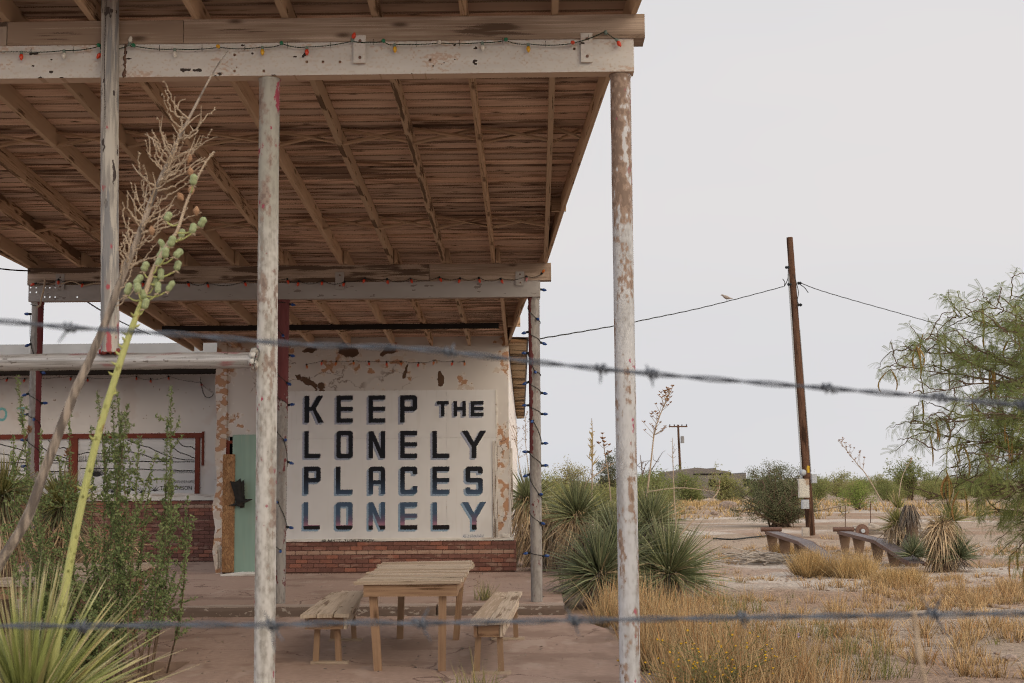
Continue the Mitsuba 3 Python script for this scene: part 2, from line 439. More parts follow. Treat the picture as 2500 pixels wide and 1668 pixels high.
def wing_plaster(p, n, uv):
    c = mix((0.63, 0.61, 0.61), (0.54, 0.52, 0.515), fbm(p.x * 0.8, p.z * 1.0, 1.0, 4))
    c = mix(c, (0.26, 0.17, 0.13), smoothstep(0.88, 0.89, fbm(p.x * 16, p.z * 16, 3.0, 2)) * 0.8)
    return mix(c, (0.45, 0.30, 0.24), smoothstep(0.60, 0.72, fbm(p.x * 2, p.z * 2, 8.0, 5)) * 0.18)


mat('wing_plaster', wing_plaster, 0.95, lambda p, n, uv: fbm(p.x * 12, p.z * 12, 1.0, 4), 0.004)


def brick(p, n, uv):
    i = dr.floor(uv.x / 64.0)
    r, r2 = cell_rand(i, 1), cell_rand(i, 5)
    c = mix((0.25, 0.122, 0.10), (0.185, 0.09, 0.075), r)
    c = mix(c, (0.38, 0.16, 0.11), smoothstep(0.7, 0.9, r2) * 0.7)
    g = fbm(p.x * 40, p.y * 40, p.z * 60, 3)
    c = c * (0.75 + 0.5 * g)
    return mix(c, (0.48, 0.36, 0.29), smoothstep(0.60, 0.70, fbm(p.x * 5.0, p.z * 16, 2.0, 4)) * 0.35)


mat('brick', brick, 0.9, lambda p, n, uv: fbm(p.x * 50, p.y * 50, p.z * 50, 3), 0.002)
mat('pale_brick', lambda p, n, uv: mix((0.48, 0.36, 0.29), (0.36, 0.20, 0.15), fbm(p.x * 8, p.y * 8, p.z * 30, 4)), 0.9)
mat('mortar', lambda p, n, uv: mix((0.15, 0.085, 0.068), (0.10, 0.058, 0.048), fbm(p.x * 20, p.y * 20, p.z * 20, 3)), 0.95)
mat('white_trim', lambda p, n, uv: mix((0.70, 0.68, 0.65), (0.45, 0.40, 0.36), smoothstep(0.5, 0.75, fbm(p.x * 3, p.y * 8, p.z * 14, 4))), 0.8)
mat('worn_trim', lambda p, n, uv: mix((0.60, 0.57, 0.54), (0.20, 0.16, 0.13), smoothstep(0.45, 0.6, fbm(p.x * 60, p.y * 40, p.z * 2.5, 4))), 0.85)


def sign_white(p, n, uv):
    i = dr.floor(uv.x / 64.0)
    c = mix((0.69, 0.695, 0.715), (0.63, 0.63, 0.645), fbm(p.x * 1.2, p.z * 1.2, i, 4))
    return mix(c, (0.54, 0.52, 0.50), smoothstep(0.58, 0.80, fbm(p.x * 24, p.z * 2.2, 3 + i, 4)) * 0.22 * cell_rand(i, 2) + 0.25 * smoothstep(0.6, 0.8, fbm(p.x * 2.5, p.z * 2.5, 9.0, 4)))


mat('sign_white', sign_white, 0.6, None, spec=0.3)
Z0 = 0.97


def letter_ink(p, n, uv):
    """Night-blue lettering that fades to dusk and a black horizon down the board, as painted."""
    h = p.z + 0.03 * (fbm(p.x * 9, p.z * 5, 2.0, 3) - 0.5)
    c = mix((0.020, 0.035, 0.065), (0.006, 0.008, 0.014), smoothstep(1.55, 1.75, h))
    c = mix((0.055, 0.095, 0.165), c, smoothstep(1.40, 1.58, h))
    c = mix((0.13, 0.10, 0.165), c, smoothstep(1.00, 1.13, h))
    c = mix((0.32, 0.17, 0.24), c, smoothstep(0.925, 1.01, h))
    return mix((0.008, 0.006, 0.008), c, smoothstep(0.915, 0.923, p.z + 0.004 * noise(p.x * 7, 1.0)))


mat('letter_ink', letter_ink, 0.5)
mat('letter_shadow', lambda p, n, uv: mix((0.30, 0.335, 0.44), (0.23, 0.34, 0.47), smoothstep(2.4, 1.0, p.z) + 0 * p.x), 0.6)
mat('black_paint', (0.015, 0.015, 0.017), 0.6)
mat('blue_ink', (0.16, 0.2, 0.3), 0.6)
mat('teal_paint', lambda p, n, uv: mix((0.16, 0.40, 0.43), (0.36, 0.47, 0.48), smoothstep(0.55, 0.8, fbm(p.x * 14, p.z * 14, 1.0, 4))), 0.8)


def green_ply(p, n, uv):
    c = mix((0.30, 0.43, 0.375), (0.235, 0.36, 0.31), fbm(p.x * 18, p.z * 1.2, 1.0, 4))
    return mix(c, (0.33, 0.40, 0.33), smoothstep(0.62, 0.8, fbm(p.x * 40, p.z * 2.0, 5.0, 3)) * 0.5)


mat('green_ply', green_ply, 0.7)


def osb(p, n, uv):
    a, b, w = voronoi(p.x * 28 + 3 * noise(p.z * 9), p.z * 14)
    return mix((0.24, 0.125, 0.06), (0.36, 0.21, 0.11), w) * (0.7 + 0.5 * smoothstep(0.0, 0.3, b - a))


mat('osb', osb, 0.85)
mat('dark_hole', (0.012, 0.010, 0.009), 0.95)
mat('black_and_shade', (0.02, 0.017, 0.016), 0.9)  # near-black for the steel bar, the added roof sheet and painted eave shade
mat('roof_metal', lambda p, n, uv: mix((0.42, 0.44, 0.47), (0.30, 0.31, 0.33), fbm(p.x * 2, p.y * 2, 1.0, 3)), 0.45, metallic=0.4)
mat('red_trim', lambda p, n, uv: mix((0.17, 0.035, 0.022), (0.11, 0.03, 0.02), fbm(p.x * 9, p.y * 9, p.z * 9, 4)), 0.7)
mat('mural_white', lambda p, n, uv: mix((0.56, 0.57, 0.59), (0.44, 0.45, 0.48), fbm(p.x * 1.5, p.z * 25, 1.0, 4)), 0.7)


def leather(p, n, uv):
    return mix((0.010, 0.010, 0.011), (0.03, 0.028, 0.027), fbm(p.x * 30, p.y * 30, p.z * 30, 3))


mat('leather', leather, 0.6, None, spec=0.25)
mat('boot_sole', (0.035, 0.028, 0.024), 0.8)


def concrete(p, n, uv):
    big = fbm(p.x * 0.45, p.y * 0.45, 1.0, 4)
    c = mix((0.345, 0.252, 0.212), (0.265, 0.19, 0.158), big)
    c = c * (0.86 + 0.28 * fbm(p.x * 26, p.y * 26, p.z * 26, 3))
    c = mix(c, (0.17, 0.115, 0.09), smoothstep(0.54, 0.70, fbm(p.x * 1.7 + 5, p.y * 1.7, 3.0, 5)) * 0.5)
    c = mix(c, (0.42, 0.34, 0.30), smoothstep(0.62, 0.75, fbm(p.x * 3, p.y * 1.1, 8.0, 4)) * 0.4)
    a, b, w = voronoi(p.x * 0.28 + 0.35 * big, p.y * 0.2 + 0.25 * fbm(p.x * 2, p.y * 2, 1.0, 3))
    return mix(c, (0.11, 0.07, 0.055), (1 - smoothstep(0.003, 0.009, b - a)) * 0.7)


mat('concrete', concrete, 0.9, lambda p, n, uv: fbm(p.x * 30, p.y * 30, p.z * 30, 4), 0.003)


def kerb(p, n, uv):
    c = mix((0.19, 0.145, 0.122), (0.135, 0.098, 0.082), fbm(p.x * 3, p.z * 9, 1.0, 4))
    c = mix(c, (0.40, 0.36, 0.33), smoothstep(0.60, 0.66, fbm(p.x * 14, p.y * 9, p.z * 22, 5)) * 0.75)
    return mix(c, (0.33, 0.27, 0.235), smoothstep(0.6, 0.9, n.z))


mat('kerb', kerb, 0.9, lambda p, n, uv: fbm(p.x * 20, p.y * 20, p.z * 20, 4), 0.006)


def sand(p, n, uv):
    c = mix((0.325, 0.263, 0.212), (0.255, 0.197, 0.152), fbm(p.x * 0.3, p.y * 0.12, 1.0, 4))
    c = mix(c, (0.42, 0.38, 0.345), smoothstep(0.52, 0.66, fbm(p.x * 0.14 + 4, p.y * 0.25, 5.0, 5)) * 0.75)
    c = mix(c, (0.25, 0.165, 0.12), smoothstep(0.50, 0.64, fbm(p.x * 0.55, p.y * 0.45, 9.0, 6)) * 0.65)
    near = 1 - smoothstep(25.0, 60.0, p.y)
    peb = voronoi(p.x * 22, p.y * 22)
    c = c * (1 + near * (0.8 * (peb[2] - 0.5) * (1 - smoothstep(0.25, 0.5, peb[0]))))
    return c * (0.82 + 0.36 * fbm(p.x * 9, p.y * 9, 3.0, 4))


mat('sand', sand, 0.95, lambda p, n, uv: fbm(p.x * 14, p.y * 14, 1.0, 4), 0.02)
mat('stone', lambda p, n, uv: mix((0.40, 0.33, 0.29), (0.24, 0.17, 0.14), fbm(p.x * 3, p.y * 3, p.z * 3, 3)), 0.95)


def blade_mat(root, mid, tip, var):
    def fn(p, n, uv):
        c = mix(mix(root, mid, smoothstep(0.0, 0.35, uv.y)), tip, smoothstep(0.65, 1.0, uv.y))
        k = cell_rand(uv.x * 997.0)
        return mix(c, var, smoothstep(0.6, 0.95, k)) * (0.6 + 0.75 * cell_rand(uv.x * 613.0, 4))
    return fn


mat('yucca_leaf', blade_mat((0.16, 0.165, 0.08), (0.20, 0.235, 0.125), (0.30, 0.29, 0.17), (0.33, 0.33, 0.19)), 0.5, spec=0.4)
mat('yucca_dark', blade_mat((0.10, 0.105, 0.055), (0.15, 0.185, 0.105), (0.22, 0.225, 0.14), (0.27, 0.28, 0.17)), 0.5, spec=0.4)
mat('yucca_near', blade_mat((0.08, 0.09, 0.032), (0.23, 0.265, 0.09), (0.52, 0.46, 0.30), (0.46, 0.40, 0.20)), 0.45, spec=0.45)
mat('yucca_yellow', blade_mat((0.20, 0.19, 0.07), (0.24, 0.25, 0.09), (0.34, 0.28, 0.14), (0.36, 0.29, 0.15)), 0.5)
mat('yucca_dead', blade_mat((0.44, 0.33, 0.20), (0.57, 0.445, 0.295), (0.46, 0.36, 0.24), (0.27, 0.21, 0.155)), 0.8)
mat('yucca_grey', blade_mat((0.16, 0.14, 0.13), (0.20, 0.175, 0.155), (0.14, 0.12, 0.11), (0.30, 0.24, 0.18)), 0.85)
mat('dry_grass', blade_mat((0.17, 0.115, 0.065), (0.53, 0.385, 0.21), (0.64, 0.50, 0.31), (0.46, 0.26, 0.12)), 0.8)
mat('gold_grass', blade_mat((0.22, 0.15, 0.075), (0.56, 0.41, 0.205), (0.64, 0.49, 0.28), (0.50, 0.33, 0.15)), 0.8)
mat('green_grass', blade_mat((0.15, 0.15, 0.06), (0.21, 0.22, 0.085), (0.34, 0.30, 0.14), (0.38, 0.30, 0.15)), 0.7)
thin_leaf('bush_leaf', lambda p, n, uv: mix((0.19, 0.235, 0.085), (0.33, 0.35, 0.145), cell_rand(uv.x * 997.0)), 0.7)
thin_leaf('scrub_leaf', lambda p, n, uv: mix((0.28, 0.30, 0.12), (0.44, 0.42, 0.19), cell_rand(uv.x * 997.0)), 0.7)
thin_leaf('dark_leaf', lambda p, n, uv: mix((0.12, 0.13, 0.08), (0.21, 0.22, 0.135), cell_rand(uv.x * 997.0)), 0.5)
thin_leaf('grey_leaf', lambda p, n, uv: mix((0.13, 0.145, 0.08), (0.25, 0.265, 0.155), cell_rand(uv.x * 997.0)), 0.5)
thin_leaf('tree_leaf', lambda p, n, uv: mix((0.20, 0.26, 0.095), (0.42, 0.46, 0.19), cell_rand(uv.x * 997.0)), 0.8)
thin_leaf('shrub_leaf', lambda p, n, uv: mix((0.14, 0.205, 0.095), (0.36, 0.43, 0.20), cell_rand(uv.x * 997.0)), 0.7)
mat('gold_twig', (0.50, 0.40, 0.19), 0.9)
mat('twig', lambda p, n, uv: mix((0.21, 0.15, 0.11), (0.10, 0.07, 0.05), fbm(p.x * 20, p.y * 20, p.z * 20, 3)), 0.9)
mat('pale_twig', lambda p, n, uv: mix((0.52, 0.43, 0.33), (0.36, 0.28, 0.21), fbm(p.x * 30, p.y * 30, p.z * 30, 3)), 0.9)
mat('dead_stalk', lambda p, n, uv: mix((0.36, 0.305, 0.26), (0.13, 0.11, 0.10), smoothstep(0.35, 0.65, fbm(p.x * 60, p.y * 60, p.z * 7, 4))), 0.9, lambda p, n, uv: fbm(p.x * 90, p.y * 90, p.z * 9, 4), 0.003)
mat('green_stalk', lambda p, n, uv: mix(mix((0.45, 0.46, 0.19), (0.35, 0.38, 0.14), fbm(p.x * 40, p.y * 40, p.z * 6, 3)), (0.30, 0.16, 0.07), smoothstep(0.70, 0.76, fbm(p.x * 18, p.y * 18, p.z * 14, 3)) * 0.8), 0.6)
mat('green_pod', lambda p, n, uv: mix((0.235, 0.30, 0.15), (0.33, 0.37, 0.21), fbm(p.x * 60, p.y * 60, p.z * 40, 3)), 0.55, spec=0.4)
mat('dry_pod', lambda p, n, uv: mix((0.46, 0.29, 0.18), (0.24, 0.13, 0.08), fbm(p.x * 40, p.y * 40, p.z * 40, 3)), 0.85)
mat('mesquite_pod_ripe', blade_mat((0.40, 0.24, 0.09), (0.42, 0.22, 0.08), (0.40, 0.2, 0.08), (0.42, 0.24, 0.10)), 0.7)
thin_leaf('bright_leaf', lambda p, n, uv: mix((0.20, 0.28, 0.07), (0.32, 0.38, 0.12), cell_rand(uv.x * 997.0)), 0.7)
thin_leaf('pale_leaf', lambda p, n, uv: mix((0.36, 0.35, 0.15), (0.46, 0.40, 0.20), cell_rand(uv.x * 997.0)), 0.7)
mat('ramp_leg', lambda p, n, uv: mix((0.26, 0.18, 0.13), (0.14, 0.09, 0.065), fbm(p.x * 5, p.y * 5, p.z * 5, 4)), 0.9)
mat('mesquite_pod', blade_mat((0.30, 0.22, 0.07), (0.27, 0.235, 0.065), (0.26, 0.22, 0.07), (0.38, 0.20, 0.09)), 0.7)
mat('yellow_flower', (0.75, 0.46, 0.03), 0.8)
mat('violet_flower', (0.42, 0.33, 0.6), 0.8)
mat('rust', lambda p, n, uv: mix((0.115, 0.062, 0.048), (0.19, 0.11, 0.085), fbm(p.x * 4, p.y * 4, p.z * 6, 4)), 0.6, None, spec=0.4, metallic=0.2)
mat('rust_top', lambda p, n, uv: mix((0.08, 0.06, 0.06), (0.145, 0.118, 0.122), fbm(p.x * 2, p.y * 2, p.z * 6, 4)), 0.5, None, spec=0.4)
mat('cable', (0.03, 0.032, 0.03), 0.6)
mat('green_cable', (0.02, 0.035, 0.025), 0.6)
mat('galvanised', (0.45, 0.49, 0.54), 0.5)
mat('box_white', lambda p, n, uv: mix((0.58, 0.57, 0.52), (0.33, 0.22, 0.14), smoothstep(0.56, 0.7, fbm(p.x * 5, p.y * 5, p.z * 3, 4))), 0.7)
mat('yellow_sign', (0.6, 0.38, 0.03), 0.6)
mat('grey_metal', (0.30, 0.30, 0.31), 0.5)
mat('fence_wire', lambda p, n, uv: mix((0.09, 0.105, 0.135), (0.17, 0.195, 0.24), fbm(p.x * 60, p.y * 60, p.z * 60, 2)), 0.5, None, spec=0.5, metallic=0.5)
mat('far_block', lambda p, n, uv: mix((0.24, 0.22, 0.21), (0.16, 0.145, 0.14), fbm(p.x * 0.7, p.y, p.z * 1.5, 4)), 0.95)
mat('feather', lambda p, n, uv: mix((0.42, 0.36, 0.32), (0.30, 0.26, 0.24), fbm(p.x * 30, p.y * 30, p.z * 30, 2)), 0.9)
for nm, c in dict(red=(0.62, 0.05, 0.02), yellow=(0.66, 0.36, 0.02), white=(0.62, 0.60, 0.56), green=(0.01, 0.17, 0.09), blue=(0.02, 0.065, 0.24), orange=(0.55, 0.14, 0.03), pink=(0.45, 0.17, 0.18)).items():
    mat('bulb_' + nm, c, 0.25, None, spec=0.6)
mat('socket', (0.16, 0.21, 0.19), 0.6)
mat('dark_socket', (0.02, 0.025, 0.03), 0.6)

# ------------------------------------------------------------------ ground, slabs
def ground_height(x, y):
    q = np.stack([x, y, np.zeros_like(x)], -1)
    h = 0.10 * (meshkit.fbm(q * 0.35, 3, 3) - 0.5) + 0.05 * (meshkit.fbm(q * 1.6, 3, 5) - 0.5)
    far = np.clip((y - 60) / 60, 0, 1)
    slab = np.clip((x - 0.6) / 1.2, 0, 1)
    return -0.045 + h * (0.25 + 0.75 * slab) * (1 - 0.5 * far) - 0.035 * (1 - slab)


def build_ground():
    xs = np.r_[-2500, -900, -300, -120, -60, -30, np.arange(-16, 24, 0.25), 24, 27, 30, 36, 44, 60, 90, 150, 300, 900, 2500]
    ys = np.r_[-60, -20, -5, 0, np.arange(3, 50, 0.25), np.arange(50, 90, 2), 95, 105, 120, 140, 170, 220, 300, 450, 800, 1600, 4000]
    X, Y = np.meshgrid(xs, ys, indexing='ij')
    V = np.stack([X, Y, ground_height(X, Y)], -1)
    a, b = len(xs), len(ys)
    i, j = np.meshgrid(np.arange(a - 1), np.arange(b - 1), indexing='ij')
    f = np.stack([i * b + j, (i + 1) * b + j, (i + 1) * b + j + 1, i * b + j + 1], -1).reshape(-1, 4)
    MB().raw(V.reshape(-1, 3), f).put('ground', 'sand', True)
    tag('ground', 'pinkish tan gravel desert with pale bare patches', 'ground', kind='structure')


build_ground()


def slab_mesh(outline, z0, z1, key, m, label, cat):
    mb = MB().prism(outline, ((0, 0, z0), (1, 0, 0), (0, 1, 0)), z1 - z0)
    mb.put(key, m)
    tag(key, label, cat, kind='structure')


edge = [(0.80, 6.0), (0.84, 9.5), (0.90, 11.6), (0.86, 12.9), (0.92, 13.6), (0.83, 14.6), (0.80, 15.9), (0.62, 16.6), (0.66, 17.7)]
slab_mesh(Polygon(edge + [(-13, 17.7), (-13, 13.2), (-3.15, 13.2), (-2.9, 6.0)]), -0.3, 0.0, 'concrete_slab', 'concrete', 'reddish concrete slab under the timber canopy', 'slab')
slab_mesh(Polygon([(-13, 17.72), (0.36, 17.72), (0.40, 24.3), (0.25, 40.0), (-0.3, 40.0), (-0.3, 24.2), (-5.2, 24.2), (-5.2, 28.3), (-13, 28.3)]), -0.3, 0.13, 'raised_pavement', 'concrete',
          'raised concrete walk in front of the building', 'pavement')
kb = MB()
for x0, x1 in ((-13, -4.6), (-4.58, -1.2), (-1.18, 0.37)):
    n = max(2, int((x1 - x0) / 0.12))
    xs = np.linspace(x0, x1, n)
    prof = np.array([(17.60, -0.2), (17.605, 0.07), (17.625, 0.112), (17.66, 0.128), (17.80, 0.134), (17.80, -0.2)])
    V = np.stack([np.broadcast_to(xs[:, None], (n, 6)), prof[None, :, 0] + R.normal(0, .003, (n, 6)), prof[None, :, 1] + R.normal(0, .0025, (n, 6))], -1)
    i, j = np.meshgrid(np.arange(n - 1), np.arange(5), indexing='ij')
    f = np.stack([i * 6 + j, i * 6 + j + 1, (i + 1) * 6 + j + 1, (i + 1) * 6 + j], -1).reshape(-1, 4)
    kb.raw(V.reshape(-1, 3), f[:, ::-1])
    for e, k in ((0, 1), (n - 1, -1)):
        kb.raw(V[e], np.array([(0, 1, 2), (0, 2, 3), (0, 3, 4), (0, 4, 5)])[:, ::k])
kb.put('kerb', 'kerb')
tag('kerb', 'chipped concrete kerb along the edge of the raised walk', 'kerb', kind='structure')

# ------------------------------------------------------------------ the canopy
K = 0.0728


def zr(y):
    """Underside of the rafters."""
    return 4.96 - K * (y - 10.07)


def xr(y):
    return np.interp(y, [8.6, 9.745, 11.45, 15.14, 17.7, 20.29, 24.4], [0.90, 0.804, 0.646, 0.388, 0.238, -0.078, -0.417])


def xl(y):
    return np.interp(y, [8.6, 17.3, 20.0, 24.4], [-7.2, -6.56, -6.12, -5.86])


canopy = thing('timber_canopy', 'large weathered timber canopy on painted steel posts in front of the building', 'canopy')
RH, Y0, Y1 = 0.165, 8.6, 24.55
cosk = math.cos(math.atan(K))
front_x = [0.19, -0.475, -1.11, -1.77, -2.41, -3.16, -3.79, -4.44, -5.10, -5.75, -6.40]
back_x = [x + 0.052 for x in front_x[1:-1]]
pid = 0
for xs, ya, yb in ((front_x, Y0 + .03, 18.12), (back_x, 17.80, 24.35)):
    for x in xs:
        ya2 = ya
        yb2 = yb
        if x > 0:
            yb2 = 17.95
        pid += 1
        mb = MB()
        n = 8
        ys = np.linspace(ya2, yb2, n)
        wob = np.cumsum(R.normal(0, .004, n)) * 0.6
        for a in range(n - 1):
            c = np.array([x + (wob[a] + wob[a + 1]) / 2, (ys[a] + ys[a + 1]) / 2, zr((ys[a] + ys[a + 1]) / 2) + RH / 2])
            L = np.array([wob[a + 1] - wob[a], ys[a + 1] - ys[a], zr(ys[a + 1]) - zr(ys[a])])
            mb.beam(c, L * 1.001, (0.046, 0, 0), (0, 0, RH), pid)
        mb.part(canopy, 'rafter', 'rafter')
# roof boards run across the rafters
y, row = Y0, 0
while y < Y1:
    w = 0.184
    gap = 0.005 + 0.006 * R.random()
    q = R.random()
    if q < 0.10:
        gap += R.uniform(0.015, 0.05)
    ym = y + w / 2
    a, b = xl(ym) + 0.03, xr(ym) - 0.03
    cuts = [a, b]
    if q > 0.25:
        xs = [x for x in (front_x if ym < 18 else back_x) if a + 1 < x < b - 1]
        cuts = [a, float(R.choice(xs)), b]
    for c0, c1 in zip(cuts[:-1], cuts[1:]):
        pid += 1
        tilt = R.normal(0, .004)
        z = zr(ym) + RH + 0.012 + abs(R.normal(0, .002))
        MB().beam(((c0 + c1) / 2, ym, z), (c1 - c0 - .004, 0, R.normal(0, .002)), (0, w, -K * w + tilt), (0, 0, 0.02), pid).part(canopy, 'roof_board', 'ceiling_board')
    y += w + gap
    row += 1
sheet = []
yy = np.linspace(Y0 - .04, Y1 + .05, 14)
V = np.array([(f(v), v, zr(v) + RH + h) for h in (0.040, 0.055) for v in yy for f in (lambda t: xl(t) - .02, lambda t: xr(t) + .02)])
n = len(yy)
f = [(2 * i, 2 * i + 1, 2 * i + 3, 2 * i + 2) for i in range(n - 1)]
f = [q[::-1] for q in f] + [tuple(k + 2 * n for k in q) for q in f] + [(2 * i, 2 * i + 2, 2 * i + 2 + 2 * n, 2 * i + 2 * n) for i in range(n - 1)] + [(2 * i + 1, 2 * i + 1 + 2 * n, 2 * i + 3 + 2 * n, 2 * i + 3) for i in range(n - 1)]
MB().raw(V, np.array(f)).part(canopy, 'added_roof_sheet', 'black_and_shade')  # unseen sheet added to block the sky and keep board gaps dark
# boards along the slanting sides
for fx, yy, s in ((xr, [8.6, 11.45, 15.14, 18.0], 1), (xr, [18.02, 20.29, 24.35], 1), (xl, [8.6, 13.0, 18.1], -1), (xl, [18.12, 20.0, 24.35], -1)):
    pid += 1
    mb = MB()
    for a, b in zip(yy[:-1], yy[1:]):
        A = np.array([fx(a), a, zr(a) + RH / 2])
        B = np.array([fx(b), b, zr(b) + RH / 2])
        d = unit(B - A)
        side = unit(np.cross(d, (0, 0, 1)))
        mb.beam((A + B) / 2 - s * side * 0.02, B - A, side * 0.038, (0, 0, RH + 0.01), pid)
        mb.beam((A + B) / 2 + s * side * 0.012 + (0, 0, 0.06), B - A, side * 0.02, (0, 0, RH * 0.75), pid + .0)
    mb.part(canopy, 'edge_board', 'rafter')
# crossed bridging between the rafters
for yb, xs in ((12.97, front_x), (16.12, front_x), (20.35, back_x), (22.75, back_x)):
    xs = [x for x in xs if x > xl(yb)]
    xs = ([xr(yb) - 0.05] if xr(yb) - xs[0] > 0.25 else []) + xs
    for a, b in zip(xs[1:], xs[:-1]):
        for s in (0, 1):
            pid += 1
            yc = yb + (0.035 if s else -0.035) + R.normal(0, .012)
            z0, z1 = zr(yc) + 0.02, zr(yc) + RH - 0.025
            A = np.array([a + .023, yc + R.normal(0, .02), z0 if s else z1])
            B = np.array([b - .023, yc + R.normal(0, .02), z1 if s else z0])
            MB().beam((A + B) / 2, B - A, (0, 0.062, 0), (0, 0, 0.019), pid).part(canopy, 'cross_brace', 'brace')
pid += 1
MB().beam((0.31, 15.45, zr(15.45) + .085), (0.16, 0, 0), (0, 0.04, 0), (0, 0, .15), pid).part(canopy, 'blocking_board', 'rafter')
pid += 1
MB().beam((-0.28, 22.4, zr(22.4) + .085), (0.20, 0, 0), (0, 0.04, 0), (0, 0, .15), pid).part(canopy, 'blocking_board', 'rafter')
MB().box((-5.76, 21.95, 4.005), (-0.51, 22.01, 4.085)).part(canopy, 'steel_bar', 'black_and_shade')


def channel(x0, x1, yf, z0, z1, holes, depth, mat_, splice=()):
    """A steel channel: front web with drilled holes, top and bottom flange."""
    web = rect(x0, z0, x1, z1)
    if holes:
        web = web.difference(unary_union([Point(x, z).buffer(r, 6) for x, z, r in holes]))
    mb = MB()
    mb.prism(web, ((0, yf + .010, 0), (1, 0, 0), (0, 0, 1)), 0.010)
    mb.box((x0, yf + .010, z0), (x1, yf + depth, z0 + .010))
    mb.box((x0, yf + .010, z1 - .010), (x1, yf + depth, z1))
    key = mb.part(canopy, 'steel_beam', mat_)
    for x in splice:
        w = MB()
        zz = np.linspace(z0 + .003, z1 - .003, 14)
        w.tube(np.c_[x + R.normal(0, .004, 14), np.full(14, yf), zz], np.abs(R.normal(.011, .003, 14)), 6)
        w.part(key, 'weld', 'rust', True)
    return key


hole_px = [(-2.131, 10.0, 4.702), (-2.13, 10.0, 4.582), (-2.114, 10.0, 4.608), (-1.918, 10.0, 4.579), (-1.607, 10.0, 4.643), (-1.49, 10.0, 4.642), (-1.367, 10.0, 4.64), (-0.715, 10.0, 4.645), (0.326, 10.0, 4.716)]
holes = [(x, z, 0.0105 if i not in (2,) else 0.006) for i, (x, y, z) in enumerate(hole_px)]
beam1 = channel(-7.1, 0.754, 10.0, 4.545, 4.787, holes, 0.13, 'steel_paint', (-2.925,))
hole_px = [(-6.39, 17.9, 4.138), (-6.317, 17.9, 4.137), (-6.205, 17.9, 4.136), (-6.144, 17.9, 4.135), (-6.071, 17.9, 4.135), (-6.394, 17.9, 4.076), (-6.315, 17.9, 4.075), (-6.208, 17.9, 4.013), (-6.141, 17.9, 4.012), (-6.074, 17.9, 4.011), (-5.789, 17.9, 4.009)]
holes = [(x, z, 0.011) for x, y, z in hole_px]
beam2 = channel(-6.415, 0.113, 17.9, 3.957, 4.165, holes, 0.12, 'dull_steel')
for xs, yf, z0, z1, d in (([-7.15, -3.786, -2.5, 0.838], 9.985, 4.788, 4.962, 0.22), ([-6.43, -4.551, -1.296, 0.256], 17.885, 4.166, 4.386, 0.16)):
    for a, b in zip(xs[:-1], xs[1:]):
        pid += 1
        e = R.normal(0, .003)
        mb = MB()
        mb.beam(((a + b) / 2, yf + d / 2 + e, (z0 + z1) / 2), (b - a - .006, 0, 0), (0, d, 0), (0, 0, z1 - z0), pid)
        mb.part(canopy, 'wood_beam', 'beam_wood')
for (cx, cz, w, h, yf) in [(-1.222, 4.723, 0.088, 0.205, 9.97), (0.414, 4.715, 0.084, 0.215, 9.97), (-2.435, 4.183, 0.11, 0.22, 17.87), (-0.144, 4.188, 0.11, 0.18, 17.87), (-6.006, 4.201, 0.11, 0.2, 17.87)]:
    mb = MB().box((cx - w / 2, yf, cz - h / 2), (cx + w / 2, yf + .013, cz + h / 2))
    k = mb.part(canopy, 'bracket_plate', 'steel_paint' if yf < 12 else 'dull_steel')
    for s in (-1, 1):
        MB().lathe((cx + .004, yf + .002, cz + s * h * 0.3), (0, -1, 0), [(0, .012), (.006, .012), (.0065, .002)], 6).part(k, 'bolt', 'rust')


def post(x0, y0, z0, x1, z1, r, m, top=None):
    n = 40
    s = np.linspace(0, 1, n)
    p = np.c_[x0 + (x1 - x0) * s, np.full(n, y0), z0 + (z1 - z0) * s]
    rr = r * (1 + R.normal(0, .006, n))
    mb = MB().tube(p, rr, 24)
    mb.lathe((x1, y0, z1 - .001), (0, 0, -1), [(0, r * 1.05), (.012, r * 1.12), (.03, r * 1.03)], 16)
    return mb.part(canopy, 'post', m, 40)


p_right = post(0.662, 10.09, -.02, 0.660, 4.55, .0735, 'post_right')
p_left = post(-1.888, 10.09, -.02, -1.892, 4.55, .0735, 'post_left')
post(0.033, 18.0, .12, 0.031, 3.96, .0725, 'post_back_right')
post(-3.19, 18.0, .12, -3.165, 3.96, .0725, 'post_back_middle')
post(-6.34, 18.0, .12, -6.325, 3.96, .074, 'post_back_left')
for k, l in zip(['', '_001', '_002', '_003', '_004'], ['grey-white post with flaked brown primer near its top', 'grey-white post where the pipe rail ends, black band at its foot', 'grey post with red paint down its left side', 'post with dark red paint at its top, behind the pipe rail post', 'grey post with a red right side at the far left']):
    tag(f'{canopy}__post{k}', l)

# the pipe rail with its upright
rail = thing('pipe_rail', 'silver painted horizontal pipe welded to the canopy post', 'pipe rail')
n = 50
xs = np.linspace(-7.3, -1.955, n)
MB().tube(np.c_[xs, np.full(n, 9.985), 2.483 + 0.0015 * (xs + 1.95) + R.normal(0, .0012, n)], .059 + R.normal(0, .0007, n), 24).part(rail, 'pipe', 'rail_paint', 40)
w = MB()
a = np.linspace(0, 2 * np.pi, 25)
w.tube(np.c_[-1.965 + R.normal(0, .006, 25), 9.985 + np.cos(a) * .062, 2.483 + np.sin(a) * .062], np.abs(R.normal(.02, .006, 25)), 8)
w.part(rail, 'weld_bead', 'post_left', True)
n = 60
s = np.linspace(0, 1, n)
MB().tube(np.c_[-2.972 - .052 * s, np.full(n, 9.93) + .005 * np.sin(9 * s), 2.54 + 2.62 * s], .0625 + R.normal(0, .0009, n), 20).part(rail, 'upright_pole', 'pole_paint', 40)
tag(rail + '__upright_pole', 'cracked weathered upright pole standing on the pipe')
w = MB()
